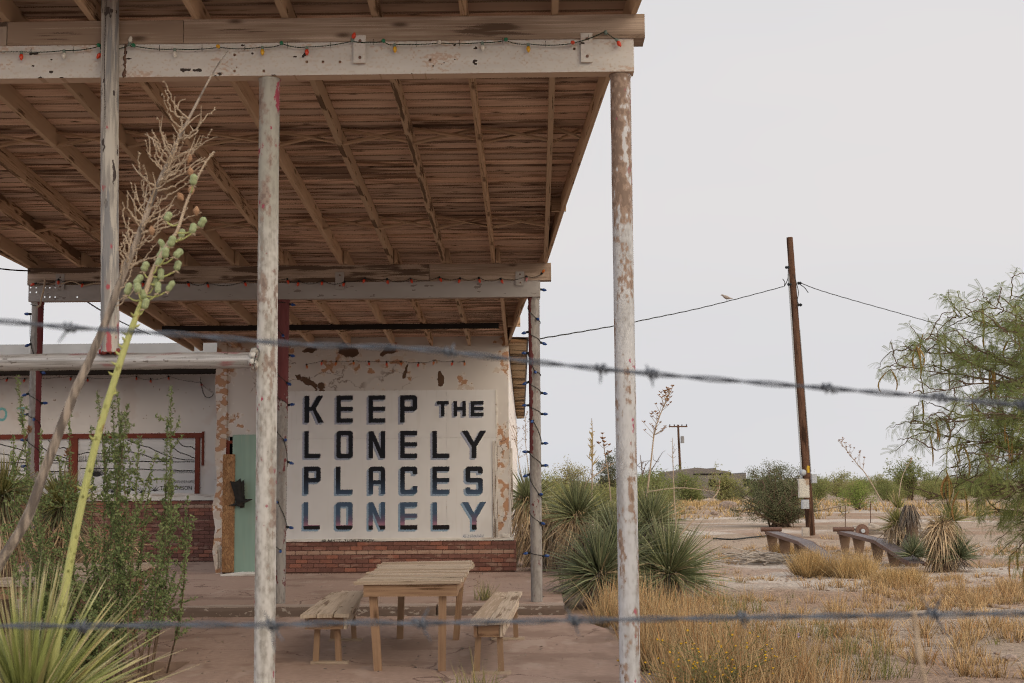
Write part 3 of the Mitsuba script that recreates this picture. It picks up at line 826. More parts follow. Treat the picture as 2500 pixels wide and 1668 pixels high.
w.tube(np.c_[-2.972 + np.cos(a) * .066, 9.94 + np.sin(a) * .05, 2.545 + R.normal(0, .006, 25)], np.abs(R.normal(.017, .005, 25)), 8)
w.part(rail, 'rusty_collar', 'red_top', True)
wr = curve([(-1.932, 9.9, 2.52), (-1.946, 9.9, 2.449), (-1.937, 9.9, 2.4), (-4.644, 23.9, 3.317), (-4.562, 24.0, 2.806)][:3], 8)
MB().tube(wr, .003, 5).part(rail, 'tie_wire', 'cable')

# ------------------------------------------------------------------ the building
WY, LY = 24.1, 28.0
bld = thing('roadside_building', 'closed low plastered building with brick base behind the canopy', 'building')
top = zr(24.1) + RH
fw = MB()
front = Polygon([(-5.35, .12), (-0.44, .12), (-0.405, 2.0), (-0.40, top), (-5.35, top)])
door_hole = rect(-5.24, .13, -4.42, 2.43)
fw.prism(front.difference(door_hole), ((0, WY + .3, 0), (1, 0, 0), (0, 0, 1)), 0.3)
fw.part(bld, 'front_wall', 'plaster')
front_wall = bld + '__front_wall'
MB().box((-5.2, WY + .28, .13), (-4.3, WY + .32, 2.5)).part(bld, 'dark_doorway', 'dark_hole')
# jagged plaster pier at the left corner of the front wall
pts = [(-5.345, .16), (-5.40, .5), (-5.36, .9), (-5.42, 1.25), (-5.33, 1.6), (-5.38, 2.1), (-5.35, 2.7), (-5.39, 3.3), (-5.36, top)]
right = [(-5.20, top), (-5.19, 2.4), (-5.215, 1.2), (-5.22, .62), (-5.33, .60), (-5.31, .28), (-5.33, .16)]
MB().prism(Polygon(pts + right).buffer(0), ((0, WY + .16, 0), (1, 0, 0), (0, 0, 1)), 0.20).part(bld, 'corner_pier', 'plaster')
# a broken hole at its foot with lath behind
lath = MB()
for i in range(5):
    lath.box((-5.32 + i * .03, WY - .02, .20 + .03 * R.random()), (-5.30 + i * .03, WY + .01, .48 + .06 * R.random()))
lath.part(bld, 'broken_lath', 'grey_wood')
MB().box((-5.33, WY + .012, .13), (-5.19, WY + .02, .6)).part(bld, 'wall_hole', 'dark_hole')
dk = [(-5.08, 24.06, 2.459), (-4.71, 24.06, 2.442), (-5.054, 24.06, 0.254)]
MB().box((dk[0][0], WY - .035, dk[2][2] - .10), (-4.40, WY - .012, dk[0][2])).part(bld, 'door', 'green_ply')
tag(bld + '__door', 'green plywood door panel')
ob = [(-5.239, 24.06, 2.13), (-5.054, 24.06, 0.254)]
MB().box((ob[0][0], WY - .055, ob[1][2] - .10), (ob[1][0] + .02, WY - .037, ob[0][2])).part(bld, 'board_strip', 'osb')
tag(bld + '__board_strip', 'narrow strip of brown chipboard beside the green door')
jb = [(-5.175, 24.06, 2.342), (-5.084, 24.06, 2.128)]
MB().box((jb[0][0] - .06, WY - .02, jb[1][2]), (jb[1][0] - .05, WY - .005, jb[0][2])).box((jb[0][0] - .06, WY - .025, jb[0][2] - .03), (jb[1][0], WY - .003, jb[0][2] + .02)).part(bld, 'door_frame', 'red_trim')
MB().prism(Polygon([(-5.12, 23.42), (-4.30, 23.42), (-4.30, 24.08), (-4.90, 24.08)]), ((0, 0, .132), (1, 0, 0), (0, 1, 0)), .03).part(bld, 'door_step', 'white_trim')


def brickwork(wall, x0, x1, yf, z0, course, length, rows, hidden=None, pale=(), first=0, proud=0.028):
    """Courses of single bricks in running bond, each a child of its wall."""
    global pid
    stuff = MB()
    out = 0
    for r in range(rows):
        z = z0 + r * course
        x = x1 - (length * 0.5 if r % 2 else length)
        hi = x1
        while hi > x0:
            lo = max(x0, hi - (length * .5 if (r % 2 and hi == x1) else length))
            if hi - lo > .03:
                pid += 1
                e = R.normal(0, .0025)
                mb = stuff if (hidden and hidden(lo, hi, z)) else MB()
                mb.beam(((lo + hi) / 2, yf + proud / 2 + e, z + course / 2), (hi - lo - .010, 0, 0), (0, proud, 0), (0, 0, course - .012), pid, .0008)
                if mb is not stuff:
                    mb.part(wall, 'brick', 'pale_brick' if r in pale else 'brick')
                    out += 1
            hi = lo
    if stuff.n:
        k = stuff.part(wall, 'brick_rows', 'brick')
        tag(k, None, kind='stuff')
    return out


BX0, BX1 = -4.42, -0.30
base = MB().box((BX0, WY - .085, .12), (BX1 - .02, WY - .001, .665))
base.part(bld, 'brick_base', 'mortar')
nb = brickwork(bld + '__brick_base', BX0, BX1, WY - .105, .15, .0715, .205, 7, pale=(4,))
for i in range(7):                                                    # bricks of the return along the east side
    for j in range(2):
        pid += 1
        MB().beam((BX1 - .012, WY - .02 + j * .22, .15 + (i + .5) * .0715), (0, .2, 0), (.03, 0, 0), (0, 0, .063), pid).part(bld + '__brick_base', 'brick', 'brick')
sill = MB()
xs = np.linspace(BX0 - .02, -.335, 24)
for a, b in zip(xs[:-1], xs[1:]):
    sill.box((a, WY - .135 + R.normal(0, .002), .657 + R.normal(0, .0015)), (b + .001, WY - .003, .700 + R.normal(0, .002)))
sill.part(bld, 'sill', 'white_trim')
# east side wall with its timber post, set back
MB().box((-.72, WY + .3, .1), (-.405, 37.0, 3.1)).prism(Polygon([(24.4, 3.1), (37.0, 3.1), (37.0, zr(37) - .02), (24.4, zr(24.4))]), ((-.405, 0, 0), (0, 1, 0), (0, 0, 1)), -.3).part(bld, 'side_wall', 'wing_plaster')
tm = [(-0.68, 24.05, 2.32), (-0.625, 24.05, 0.621)]
for k, dx in enumerate((0, .032, .062)):
    pid += 1
    MB().beam((tm[0][0] + .012 + dx, WY - .03 + .012 * k, (tm[0][2] + tm[1][2]) / 2), (0, 0, tm[0][2] - tm[1][2]), (.024, 0, 0), (0, .05, 0), pid).part(bld, 'corner_trim', 'worn_trim')
for k, (zx, za, zb) in enumerate(((-.385, .70, 2.32), (-.36, 1.2, 2.2))):
    pid += 1
    MB().beam((zx, WY + .02 + .2 * k, (za + zb) / 2), (0, 0, zb - za), (.03, 0, 0), (0, .06, 0), pid).part(bld, 'side_trim', 'worn_trim')
MB().box((-.52, WY - .13, .70), (-.40, WY - .01, .76)).part(bld, 'sill_block', 'white_trim')
# eave over the east side: boards across, metal sheet above
eave = MB()
ys = np.arange(24.25, 35.4, .30)
for y in ys:
    pid += 1
    z = zr(y) + .12 + R.normal(0, .004)
    xe = -.085 - .012 * (y - 24) - .0
    MB().beam(((-.40 + xe) / 2, y + .145, z), (xe + .40, 0, R.normal(0, .01)), (0, .285, -.285 * K), (0, 0, .025), pid).part(bld, 'eave_board', 'eave_wood')
rf = MB()
m_ = 60
yy = np.linspace(24.15, 35.6, m_)
for i in range(m_ - 1):
    a, b = yy[i], yy[i + 1]
    da, db = .015 * (i % 2), .015 * ((i + 1) % 2)
    xa, xb = -.055 - .012 * (a - 24), -.055 - .012 * (b - 24)
    rf.raw([(-.45, a, zr(a) + .16 + da), (xa, a, zr(a) + .15 + da), (xb, b, zr(b) + .15 + db), (-.45, b, zr(b) + .16 + db), (xa, a, zr(a) + .10), (xb, b, zr(b) + .10)], [(0, 1, 2, 3), (1, 4, 5, 2)])
rf.part(bld, 'eave_sheet', 'dull_steel')
# roof over the front block
MB().prism(Polygon([(24.6, zr(24.6) + .235), (37, zr(37) + .235), (37, zr(37) + .30), (24.6, zr(24.6) + .30)]), ((-.46, 0, 0), (0, 1, 0), (0, 0, 1)), -4.9).part(bld, 'roof', 'roof_metal')

# the west wing, set back
wt = 4.231
wing_top = 3.815
fr = [(-11.043, 28.0, 2.6), (-6.636, 28.0, 2.563), (-6.517, 28.0, 1.452), (-9.138, 28.0, 2.524), (-9.0, 28.0, 2.523), (-6.448, 28.0, 1.417), (-6.446, 28.0, 1.323)]
fz1, fz0 = fr[0][2], fr[2][2]
win = rect(-13.0, fz0, fr[1][0], fz1 - .06)
ww = MB().prism(rect(-13.0, .12, -5.30, wing_top + .35).difference(win), ((0, LY + .25, 0), (1, 0, 0), (0, 0, 1)), .25)
ww.part(bld, 'wing_wall', 'wing_plaster')
MB().box((-13.0, LY - 1.3, wing_top - .01), (-5.45, LY - .003, wing_top + .20)).part(bld, 'wing_soffit', 'black_and_shade')  # its black colour stands in for the shade below the eave
MB().box((-13.0, LY - 1.36, wing_top + .202), (-5.45, LY + 9.2, wt + .06)).part(bld, 'wing_roof', 'roof_metal')
# window frames
MB().box((-13.0, LY - .05, fz1 - .055), (fr[2][0] + .02, LY + .04, fz1 + .04)).part(bld, 'window_frame', 'red_trim')
MB().box((fr[1][0] - .005, LY - .045, fz0), (fr[1][0] + .085, LY + .04, fz1 - .056)).box((fr[2][0] + .0, LY - .03, fz0 + .55), (fr[2][0] + .045, LY + .01, fz1 + .07)).part(bld, 'window_frame', 'red_trim')
MB().box((fr[3][0], LY - .045, fz0), (fr[4][0] + .03, LY + .04, fz1 - .056)).part(bld, 'window_frame', 'red_trim')
MB().box((-13.0, LY - .12, fz0 - .13), (-5.42, LY - .003, fz0 - .012)).part(bld, 'window_sill', 'white_trim')
MB().box((-13.0, LY - .055, .12), (-5.40, LY - .001, fz0 - .132)).part(bld, 'wing_brick_base', 'mortar')
rows_z = fz0 - .135 - .13
nrow = int((rows_z) / .0735)
zb0 = fz0 - .135 - .0735 * nrow
brickwork(bld + '__wing_brick_base', -13.0, -5.41, LY - .075, zb0, .0735, .205, nrow, hidden=lambda lo, hi, z: hi < -7.1, pale=(nrow - 2,))
# lettering left on the wing wall
for ch, (x, y, z) in zip('OT', [(-10.558, 28.0, 2.905), (-10.212, 28.0, 2.902)]):
    if ch == 'O':
        g = Point(0, 0).buffer(1, 24)
        g = unary_union([g.difference(Point(0, 0).buffer(.64, 24))])
        import shapely.affinity as aff
        g = aff.translate(aff.scale(g, .105, .138), .06, .138)
    else:
        g = unary_union([rect(0, .235, .215, .278), rect(.083, 0, .13, .236)])
    MB().prism(g, ((x, LY - .002, z), (1, 0, 0), (0, 0, 1)), .002).part(bld, 'wall_letter', 'teal_paint')

# the boards that fill the window, painted with a line drawing of the desert
def ribbon(mb, pts, w, y):
    g = LineString(pts).buffer(w / 2, 2, cap_style=2)
    mb.prism(g, ((0, y, 0), (1, 0, 0), (0, 0, 1)), .002)


def spiky(mb, x, z, r, n, y, w=.014, lo=15, hi=165):
    for a in np.radians(np.linspace(lo, hi, n)):
        q = r * R.uniform(.7, 1.1)
        e = np.array([np.cos(a), np.sin(a)])
        s = np.array([-e[1], e[0]]) * w / 2
        p = np.array([x, z])
        mb.prism(Polygon([p - s, p + e * q * .5 - s, p + e * q, p + e * q * .5 + s, p + s]), ((0, y, 0), (1, 0, 0), (0, 0, 1)), .002)


for (xa, xb, lab) in ((fr[4][0] + .035, fr[1][0] - .01, 'white window board with a black line drawing and a name at its lower right corner'), (-12.9, fr[3][0] - .01, 'white window board with a black line drawing, left of the red mullion')):
    t = thing('mural_board', lab, 'mural')
    MB().box((xa, LY + .0, fz0 + .004), (xb, LY + .012, fz1 - .06)).part(t, 'panel', 'mural_white')
    y = LY - .002
    mb = MB()
    W, H = min(xb - xa, 2.6), fz1 - .06 - fz0
    xo = xb - W
    L = lambda u, v: (xo + u * W, fz0 + v * H)
    for pts in ([(0, .72), (.1, .76), (.2, .73), (.35, .78), (.5, .74), (.62, .66), (.72, .60)], [(.42, .97), (.5, .9), (.6, .84), (.68, .76), (.78, .67), (.88, .62), (1, .60)], [(.72, .99), (.78, .88), (.86, .75), (.93, .70), (1, .63)], [(.84, .99), (.88, .88), (.93, .84), (.96, .85), (1, .79)], [(0, .60), (.3, .60), (.65, .58), (1, .57)], [(.02, .47), (.45, .45), (.7, .43), (1, .41)]):
        c = curve([L(u, v) + (0,) for u, v in pts], 5)[:, :2] + R.normal(0, .003, (len(curve([L(u, v) + (0,) for u, v in pts], 5)), 2))
        c = c[(c[:, 1] < fz1 - .065)]
        ribbon(mb, c, .018, y)
    for u in np.linspace(0.0, .42, 42):
        ribbon(mb, [L(u, .605), L(u + R.normal(0, .003), .70)], .007, y)
    for u in np.linspace(.80, 1, 26):
        ribbon(mb, [L(u, .41), L(u, .37)], .007, y)
        ribbon(mb, [L(u, .24), L(u, .19)], .007, y)
    for u, v, q, n in ((.16, .32, .30, 17), (.30, .03, .22, 7), (.36, .04, .2, 6), (.48, .06, .18, 9), (.06, .1, .24, 9), (.66, .05, .14, 6), (.55, .02, .12, 6)):
        p = L(u, v)
        spiky(mb, p[0], p[1], q, n, y)
    mb.part(t, 'line_drawing', 'black_paint')
    if 'name' in lab:
        m = meshkit.text_mesh('TUMLINSON', .075, .002, bold=True)
        v = np.asarray(m.vertices)
        v = v * np.array([1.0, 1, 1])
        x0 = xb - .06 - v[:, 0].max()
        MB().raw(np.c_[x0 + v[:, 0], y + .002 - v[:, 2], fz0 + .075 + v[:, 1]], m.faces).part(t, 'lettering', 'black_paint')

# ------------------------------------------------------------------ the painted sign
sign = thing('painted_sign', 'large white board sign hand-lettered KEEP THE LONELY PLACES LONELY', 'sign')
SY = WY - .03
sg = [(-4.245, 24.07, 3.2), (-0.616, 24.07, 3.19), (-0.633, 24.07, 0.642), (-4.209, 24.07, 0.646), (-1.454, 24.07, 2.378), (-0.621, 24.07, 2.371)]
sx0, sx1, sz0, sz1, smx, smz = sg[0][0], sg[1][0], sg[3][2], sg[1][2], sg[4][0], sg[4][2]
for (a, b, c, d) in ((sx0, smx, smz, sz1), (smx, sx1, smz, sz1), (sx0, smx, sz0, smz), (smx, sx1, sz0, smz)):
    pid += 1
    e = R.normal(0, .001)
    MB().beam(((a + b) / 2, SY + .012 + e, (c + d) / 2), (0, 0, d - c - .004), (b - a - .003, 0, 0), (0, .02, 0), pid).part(sign, 'panel', 'sign_white')
MB().box((sx1 - .01, SY - .012, smz + .01), (sx1 + .022, SY + .02, sz1)).part(sign, 'edge_strip', 'white_trim')


def rnd(x0, y0, x1, y1, r):
    return rect(x0 + r, y0 + r, x1 - r, y1 - r).buffer(r, 6)


def glyph(ch, w=1.0, h=1.65, s=.28):
    """Block letters with square strokes and rounded outer corners."""
    B = rect
    if ch == 'L':
        return unary_union([B(0, 0, s, h), B(0, 0, w, s)])
    if ch == 'E':
        return unary_union([B(0, 0, s, h), B(0, 0, w, s), B(0, h - s, w, h), B(0, h / 2 - s * .42, w, h / 2 + s * .5)])
    if ch == 'T':
        return unary_union([B(0, h - s, w, h), B(w / 2 - s / 2, 0, w / 2 + s / 2, h)])
    if ch == 'H':
        return unary_union([B(0, 0, s, h), B(w - s, 0, w, h), B(0, h / 2 - s / 2, w, h / 2 + s / 2)])
    if ch == 'O':
        return rnd(0, 0, w, h, .17).difference(rnd(s, s, w - s, h - s, .05))
    if ch == 'P':
        b = rnd(0, h * .42, w, h, .2).union(B(0, h * .42, w * .5, h)).difference(rnd(s, h * .42 + s, w - s, h - s, .04))
        return unary_union([b, B(0, 0, s, h)])
    if ch == 'A':
        o = rnd(0, 0, w, h, .22).union(B(0, 0, w, h * .4))
        return o.difference(B(s, -.1, w - s, h * .36)).difference(rnd(s, h * .36 + s * .9, w - s, h - s, .04))
    if ch == 'C':
        return rnd(0, 0, w, h, .17).difference(rnd(s, s, w - s, h - s, .05)).difference(B(w - s - .02, h * .27 + .04, w + 1, h * .73 - .02))
    if ch == 'S':
        m = h / 2
        t = rnd(0, m - s * .5, w, h, .18).difference(rnd(s, m + s * .5, w - s, h - s, .04)).difference(B(w - s - .01, m + .4 - s * .5 - .2, w + 1, h - s - .24 + .1))
        b = rnd(0, 0, w, m + s * .5, .18).difference(rnd(s, s, w - s, m - s * .5, .04)).difference(B(-1, s + .12, s + .01, m - s * .5 + .02))
        b = b.difference(B(-1, m - s * .5 - .2, s * .9, m + s * .5 - .02).difference(rnd(0, m - s * .5, w, h, .18)))
        return unary_union([t, b])
    if ch == 'N':
        return unary_union([B(0, 0, s * .98, h), B(w - s * .98, 0, w, h), Polygon([(0, h), (s * 1.05, h), (w, 0), (w - s * 1.05, 0)])])
    if ch == 'K':
        return unary_union([B(0, 0, s, h), B(s * .9, h / 2 - .09, s + .2, h / 2 + .13), Polygon([(s + .02, h / 2 - .03), (w - s * .95, h), (w + .08, h), (w * .62, h / 2)]), Polygon([(s + .14, h / 2 + .08), (w * .62, h / 2 + .06), (w + .12, 0), (w - s * .80, 0)])])
    if ch == 'Y':
        return unary_union([B(w / 2 - s / 2, 0, w / 2 + s / 2, h * .48), Polygon([(-.18, h), (.16, h), (w / 2 + s * .5, h * .42), (w / 2 - s * .5, h * .42)]), Polygon([(w + .18, h), (w - .16, h), (w / 2 - s * .5, h * .42), (w / 2 + s * .5, h * .42)])])


def put_letter(ch, x0, x1, z0, z1, s=.28, off=(-.034, -.03)):
    kx, kz = x1 - x0, (z1 - z0)
    asp = kz / kx
    g = glyph(ch, 1.0, asp, s)
    rag = []
    for poly in getattr(g, 'geoms', [g]):
        rag.append(poly)
    g = unary_union(rag).segmentize(.08)
    import shapely
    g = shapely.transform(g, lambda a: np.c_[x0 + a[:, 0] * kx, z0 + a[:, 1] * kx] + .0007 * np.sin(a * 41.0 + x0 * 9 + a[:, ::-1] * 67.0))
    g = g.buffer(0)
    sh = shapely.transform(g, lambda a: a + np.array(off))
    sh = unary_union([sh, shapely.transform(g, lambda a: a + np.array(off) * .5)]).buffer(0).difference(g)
    k = MB().prism(g, ((0, SY - .002, 0), (1, 0, 0), (0, 0, 1)), .002).part(sign, 'letter', 'letter_ink')
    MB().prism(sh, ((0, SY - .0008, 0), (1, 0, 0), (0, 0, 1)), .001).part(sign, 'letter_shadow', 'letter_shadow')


ROWS = [('K', [(-3.866, 24.07, 2.651), (-3.57, 24.07, 3.109)]), ('E', [(-3.323, 24.07, 2.647), (-3.043, 24.07, 3.109)]), ('E', [(-2.778, 24.07, 2.642), (-2.493, 24.07, 3.108)]), ('P', [(-2.242, 24.07, 2.64), (-1.952, 24.07, 3.106)]), ('L', [(-3.864, 24.07, 2.054), (-3.592, 24.07, 2.512)]), ('O', [(-3.322, 24.07, 2.046), (-3.041, 24.07, 2.51)]), ('N', [(-2.775, 24.07, 2.043), (-2.495, 24.07, 2.501)]), ('E', [(-2.24, 24.07, 2.041), (-1.953, 24.07, 2.501)]), ('L', [(-1.696, 24.07, 2.037), (-1.408, 24.07, 2.496)]), ('Y', [(-1.145, 24.07, 2.034), (-0.838, 24.07, 2.494)]), ('P', [(-3.866, 24.07, 1.448), (-3.584, 24.07, 1.912)]), ('L', [(-3.326, 24.07, 1.444), (-3.043, 24.07, 1.908)]), ('A', [(-2.774, 24.07, 1.439), (-2.494, 24.07, 1.903)]), ('C', [(-2.24, 24.07, 1.435), (-1.952, 24.07, 1.899)]), ('E', [(-1.697, 24.07, 1.431), (-1.41, 24.07, 1.895)]), ('S', [(-1.138, 24.07, 1.427), (-0.846, 24.07, 1.894)]), ('L', [(-3.868, 24.07, 0.857), (-3.593, 24.07, 1.315)]), ('O', [(-3.325, 24.07, 0.849), (-3.041, 24.07, 1.311)]), ('N', [(-2.774, 24.07, 0.845), (-2.494, 24.07, 1.307)]), ('E', [(-2.24, 24.07, 0.841), (-1.952, 24.07, 1.302)]), ('L', [(-1.696, 24.07, 0.839), (-1.412, 24.07, 1.298)]), ('Y', [(-1.143, 24.07, 0.833), (-0.845, 24.07, 1.296)])]
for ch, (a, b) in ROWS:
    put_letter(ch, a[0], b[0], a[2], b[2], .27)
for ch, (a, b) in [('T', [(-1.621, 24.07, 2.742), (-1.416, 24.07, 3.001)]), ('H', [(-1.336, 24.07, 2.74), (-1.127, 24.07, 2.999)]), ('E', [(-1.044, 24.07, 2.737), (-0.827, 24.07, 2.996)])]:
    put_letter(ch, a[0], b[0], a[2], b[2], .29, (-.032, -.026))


def writing(parent, text, x0, x1, z, h, y, m, skew=0.0, name='lettering', bold=True):
    ms = meshkit.text_mesh(text, h, .0015, bold=bold)
    v = np.asarray(ms.vertices)
    k = (x1 - x0) / v[:, 0].max()
    MB().raw(np.c_[x0 + v[:, 0] * k + skew * v[:, 1], y - v[:, 2], z + v[:, 1]], ms.faces).part(parent, name, m)


wn = [(-3.552, 24.0, 0.63), (-2.682, 24.0, 0.623), (-1.192, 24.0, 0.714), (-0.849, 24.0, 0.711)]
writing(bld + '__sill', '@ MATT_TUMLINSON', wn[0][0], wn[1][0], .659, .033, WY - .139, 'black_paint', .3)
writing(sign, 'RED SHAHAN', wn[2][0], wn[3][0], wn[2][2] - .012, .05, SY - .0012, 'blue_ink', .2, 'signature', False)

# the pair of boots hung on the door
def boot(label, mirror, at, turn):
    """A cowboy boot: shaft, foot, heel, built as an outline of cross-sections."""
    t = thing('cowboy_boot', label, 'boot')
    secs = [(.00, .065, .092, .0), (.10, .062, .085, .0), (.20, .056, .074, -.003), (.27, .052, .066, -.008)]
    mb = MB()
    n = 14
    a = np.linspace(0, 2 * np.pi, n + 1)
    rings = []
    for h, rx, ry, off in secs:                                       # shaft, hanging head up: h down from the mouth
        dip = .022 * np.cos(2 * a) if h == 0 else 0
        rings.append(np.c_[rx * np.sin(a), ry * np.cos(a) + off, -h + dip + 0 * a])
    foot = [(-.31, .052, .072, -.010, 0), (-.345, .05, .09, .016, 0), (-.37, .05, .108, .046, .008), (-.388, .047, .128, .068, .015)]
    for z, rx, ry, off, up in foot:
        rings.append(np.c_[rx * np.sin(a), ry * np.cos(a) + off, z + up * np.clip(np.cos(a), 0, 1) * 1.6 + 0 * a])
    V = np.vstack(rings)
    f = [(i * (n + 1) + j, i * (n + 1) + j + 1, (i + 1) * (n + 1) + j + 1, (i + 1) * (n + 1) + j) for i in range(len(rings) - 1) for j in range(n)]
    sole = rings[-1]
    cx = V * np.array([1, mirror, 1])
    c, s = math.cos(turn), math.sin(turn)

    def place(v):
        w = np.stack([v[:, 1], v[:, 0], v[:, 2]], -1)                 # toe along x
        return np.stack([c * w[:, 0] - s * w[:, 2], w[:, 1] * .9, s * w[:, 0] + c * w[:, 2]], -1) + np.asarray(at)
    MB().raw(place(cx), np.array(f)).part(t, 'upper', 'leather', 50)
    up = sole * np.array([1.06, 1.04, 1]) * np.array([1, mirror, 1])
    lo = up - np.array([0, 0, .012])
    q = [(j, j + 1, n + 1 + j + 1, n + 1 + j) for j in range(n)]
    cc = np.vstack([up, lo, lo.mean(0)[None]])
    m = MB().raw(place(cc), np.array(q))
    m.raw(place(np.vstack([lo, lo.mean(0)[None]])), np.array([(j, n + 1, j + 1) for j in range(n)]))
    m.part(t, 'sole', 'boot_sole')
    hl = np.array([(x, y, z) for z in (-.395, -.44) for x, y in ((-.036, -.045), (.036, -.045), (.032, .02), (-.032, .02))]) * np.array([1, mirror, 1])
    MB().raw(place(hl), np.array([(0, 1, 5, 4), (1, 2, 6, 5), (2, 3, 7, 6), (3, 0, 4, 7), (4, 5, 6, 7)])).part(t, 'heel', 'boot_sole')


bt = [(-4.967, 23.95, 1.665)][0]
boot('black cowboy boot on the green door, toe pointing right', 1, (bt[0] - .03, WY - .17, bt[2] + .02), .24)
boot('black cowboy boot on the green door, toe pointing left', -1, (bt[0] + .01, WY - .095, bt[2] - .0), .12)

# ------------------------------------------------------------------ strings of coloured bulbs
def bulb(parent, at, d, colour, sock='socket', s=1.0):
    """A socket and a flame-shaped bulb hanging from at along d."""
    at, d = np.asarray(at, float), unit(d)
    if colour:
        k = MB().lathe(at + d * .018 * s, d, [(0, .006 * s), (.008 * s, .0125 * s), (.020 * s, .0155 * s), (.034 * s, .012 * s), (.046 * s, .005 * s), (.050 * s, .0008)], 10).part(parent, 'bulb', 'bulb_' + colour, True)
        MB().lathe(at - d * .006 * s, d, [(0, .007 * s), (.002, .0105 * s), (.024 * s, .0115 * s), (.026 * s, .009 * s)], 8).part(k, 'bulb_socket', sock)
    else:
        MB().lathe(at - d * .006 * s, d, [(0, .007 * s), (.002, .0105 * s), (.030 * s, .0115 * s), (.032 * s, .007 * s)], 8).part(parent, 'empty_socket', sock)


def string_light(label, group, spots, sag, y, sock, wire, s=1.0, ends=()):
    """spots = (x, y, z, colour, direction): the wire hangs between them."""
    t = thing('string_light', label, 'string lights', group)
    pts = []
    allp = [np.array(e) for e in ends[:1]] + [np.array(q[:3]) for q in spots] + [np.array(e) for e in ends[1:]]
    for a, b in zip(allp[:-1], allp[1:]):
        u = np.linspace(0, 1, 7, endpoint=False)[:, None]
        p = a + (b - a) * u
        p[:, 2] -= sag * R.uniform(.4, 1.3) * 4 * u[:, 0] * (1 - u[:, 0])
        pts.append(p)
    pts = np.vstack(pts + [allp[-1][None]])
    MB().tube(pts, .0035, 5).part(t, 'wire', wire)
    for q in spots:
        bulb(t, q[:3], q[4], q[3], sock, s)
    return t


DN, UPW, OUT = (0.05, -.15, -1), (0.25, -.3, 1), (0, -1, -.12)
fs = [(-3.668, 9.965, 4.732), (-3.359, 9.965, 4.738), (-3.097, 9.965, 4.767), (-3.083, 9.965, 4.728), (-2.885, 9.965, 4.771), (-2.847, 9.965, 4.764), (-2.556, 9.965, 4.738), (-2.235, 9.965, 4.747), (-1.923, 9.965, 4.746), (-1.778, 9.965, 4.767), (-1.602, 9.965, 4.742), (-1.275, 9.965, 4.78), (-1.045, 9.965, 4.774), (-0.967, 9.965, 4.754), (-0.643, 9.965, 4.759), (-0.336, 9.965, 4.759), (-0.166, 9.965, 4.773), (-0.007, 9.965, 4.745), (0.313, 9.965, 4.744), (0.552, 9.965, 4.831), (0.626, 9.965, 4.772)]
fc = ['red', 'white', 'green', 'red', 'white', 'green', 'white', 'yellow', 'yellow', 'green', 'red', 'red', 'green', 'yellow', 'white', 'white', 'green', 'yellow', 'red', None, 'red']
fd = [DN, DN, OUT, (-.5, -.1, -.8), UPW, OUT, DN, OUT, DN, OUT, DN, (.35, -.2, 1), OUT, DN, OUT, DN, OUT, DN, OUT, DN, (.45, -.1, -.8)]
t1 = string_light('string of red, yellow, white and green bulbs along the front beam of the canopy', None, [(*p, c, d) for p, c, d in zip(fs, fc, fd)], .010, 9.96, 'socket', 'green_cable', 1.0, [(-7.0, 9.965, fs[0][2] + .02)])
st = MB()
for x in np.arange(-3.6, .7, .31):
    z = np.interp(x, [p[0] for p in fs], [p[2] for p in fs])
    st.box((x - .0015, 9.968, z - .022), (x + .0015, 9.974, z + .022))
st.part(t1, 'staples', 'cable')
bs = [(-6.304, 17.86, 4.187), (-6.021, 17.86, 4.235), (-5.697, 17.86, 4.193), (-4.929, 17.86, 4.196), (-4.367, 17.86, 4.185), (-4.122, 17.86, 4.171), (-3.644, 17.86, 4.183), (-3.1, 17.86, 4.212), (-2.95, 17.86, 4.182), (-2.651, 17.86, 4.19), (-2.368, 17.86, 4.171), (-2.108, 17.86, 4.213), (-1.831, 17.86, 4.199), (-1.532, 17.86, 4.202), (-1.166, 17.86, 4.215), (-0.901, 17.86, 4.201), (-0.663, 17.86, 4.204), (-0.387, 17.86, 4.19), (-0.061, 17.86, 4.215), (0.133, 17.86, 4.241)]
bc = ['red'] * 18 + ['pink', 'orange']
bd = [(-.9, -.2, -.4)] + [((R.uniform(-.5, .5)), -.3, -1) for _ in range(18)] + [(.35, -.4, .5)]
string_light('string of red bulbs looping along the rear beam of the canopy', None, [(*p, c, d) for p, c, d in zip(bs, bc, bd)], .035, 17.85, 'dark_socket', 'cable', 1.15)
ws = [(-3.825, 23.98, 3.641), (-3.559, 23.98, 3.698), (-3.315, 23.98, 3.689), (-3.026, 23.98, 3.694), (-2.767, 23.98, 3.684), (-2.464, 23.98, 3.674), (-2.22, 23.98, 3.679), (-1.917, 23.98, 3.654), (-1.658, 23.98, 3.689), (-1.341, 23.98, 3.671), (-1.149, 23.98, 3.669)]
string_light('string of small orange bulbs along the top of the wall above the painted sign', None, [(*p, c, (R.uniform(-.3, .3), -.2, -1)) for p, c in zip(ws, ['orange', 'red', 'orange', 'orange', 'red', 'red', 'orange', 'red', 'orange', 'red', 'orange'])], .012, 24, 'dark_socket', 'cable', 1.25, [ws[0]])
ls = [(-10.704, 27.93, 3.774), (-10.374, 27.93, 3.763), (-10.036, 27.93, 3.751), (-9.118, 27.93, 3.777), (-8.789, 27.93, 3.749), (-7.82, 27.93, 3.775), (-7.534, 27.93, 3.72), (-7.189, 27.93, 3.769), (-6.54, 27.93, 3.634)]
string_light('string of small red bulbs along the top of the set-back white wall', None, [(*p, 'red', (R.uniform(-.4, .4), -.2, -1)) for p in ls], .035, 28, 'dark_socket', 'cable', 1.35, [ls[0], (-6.3, 27.95, 3.443), ])
cr = curve([(-6.551, 27.9, 3.735), (-6.487, 27.9, 3.442), (-6.417, 27.9, 3.338), (-6.313, 27.9, 3.354), (-6.28, 27.9, 3.423)], 8)
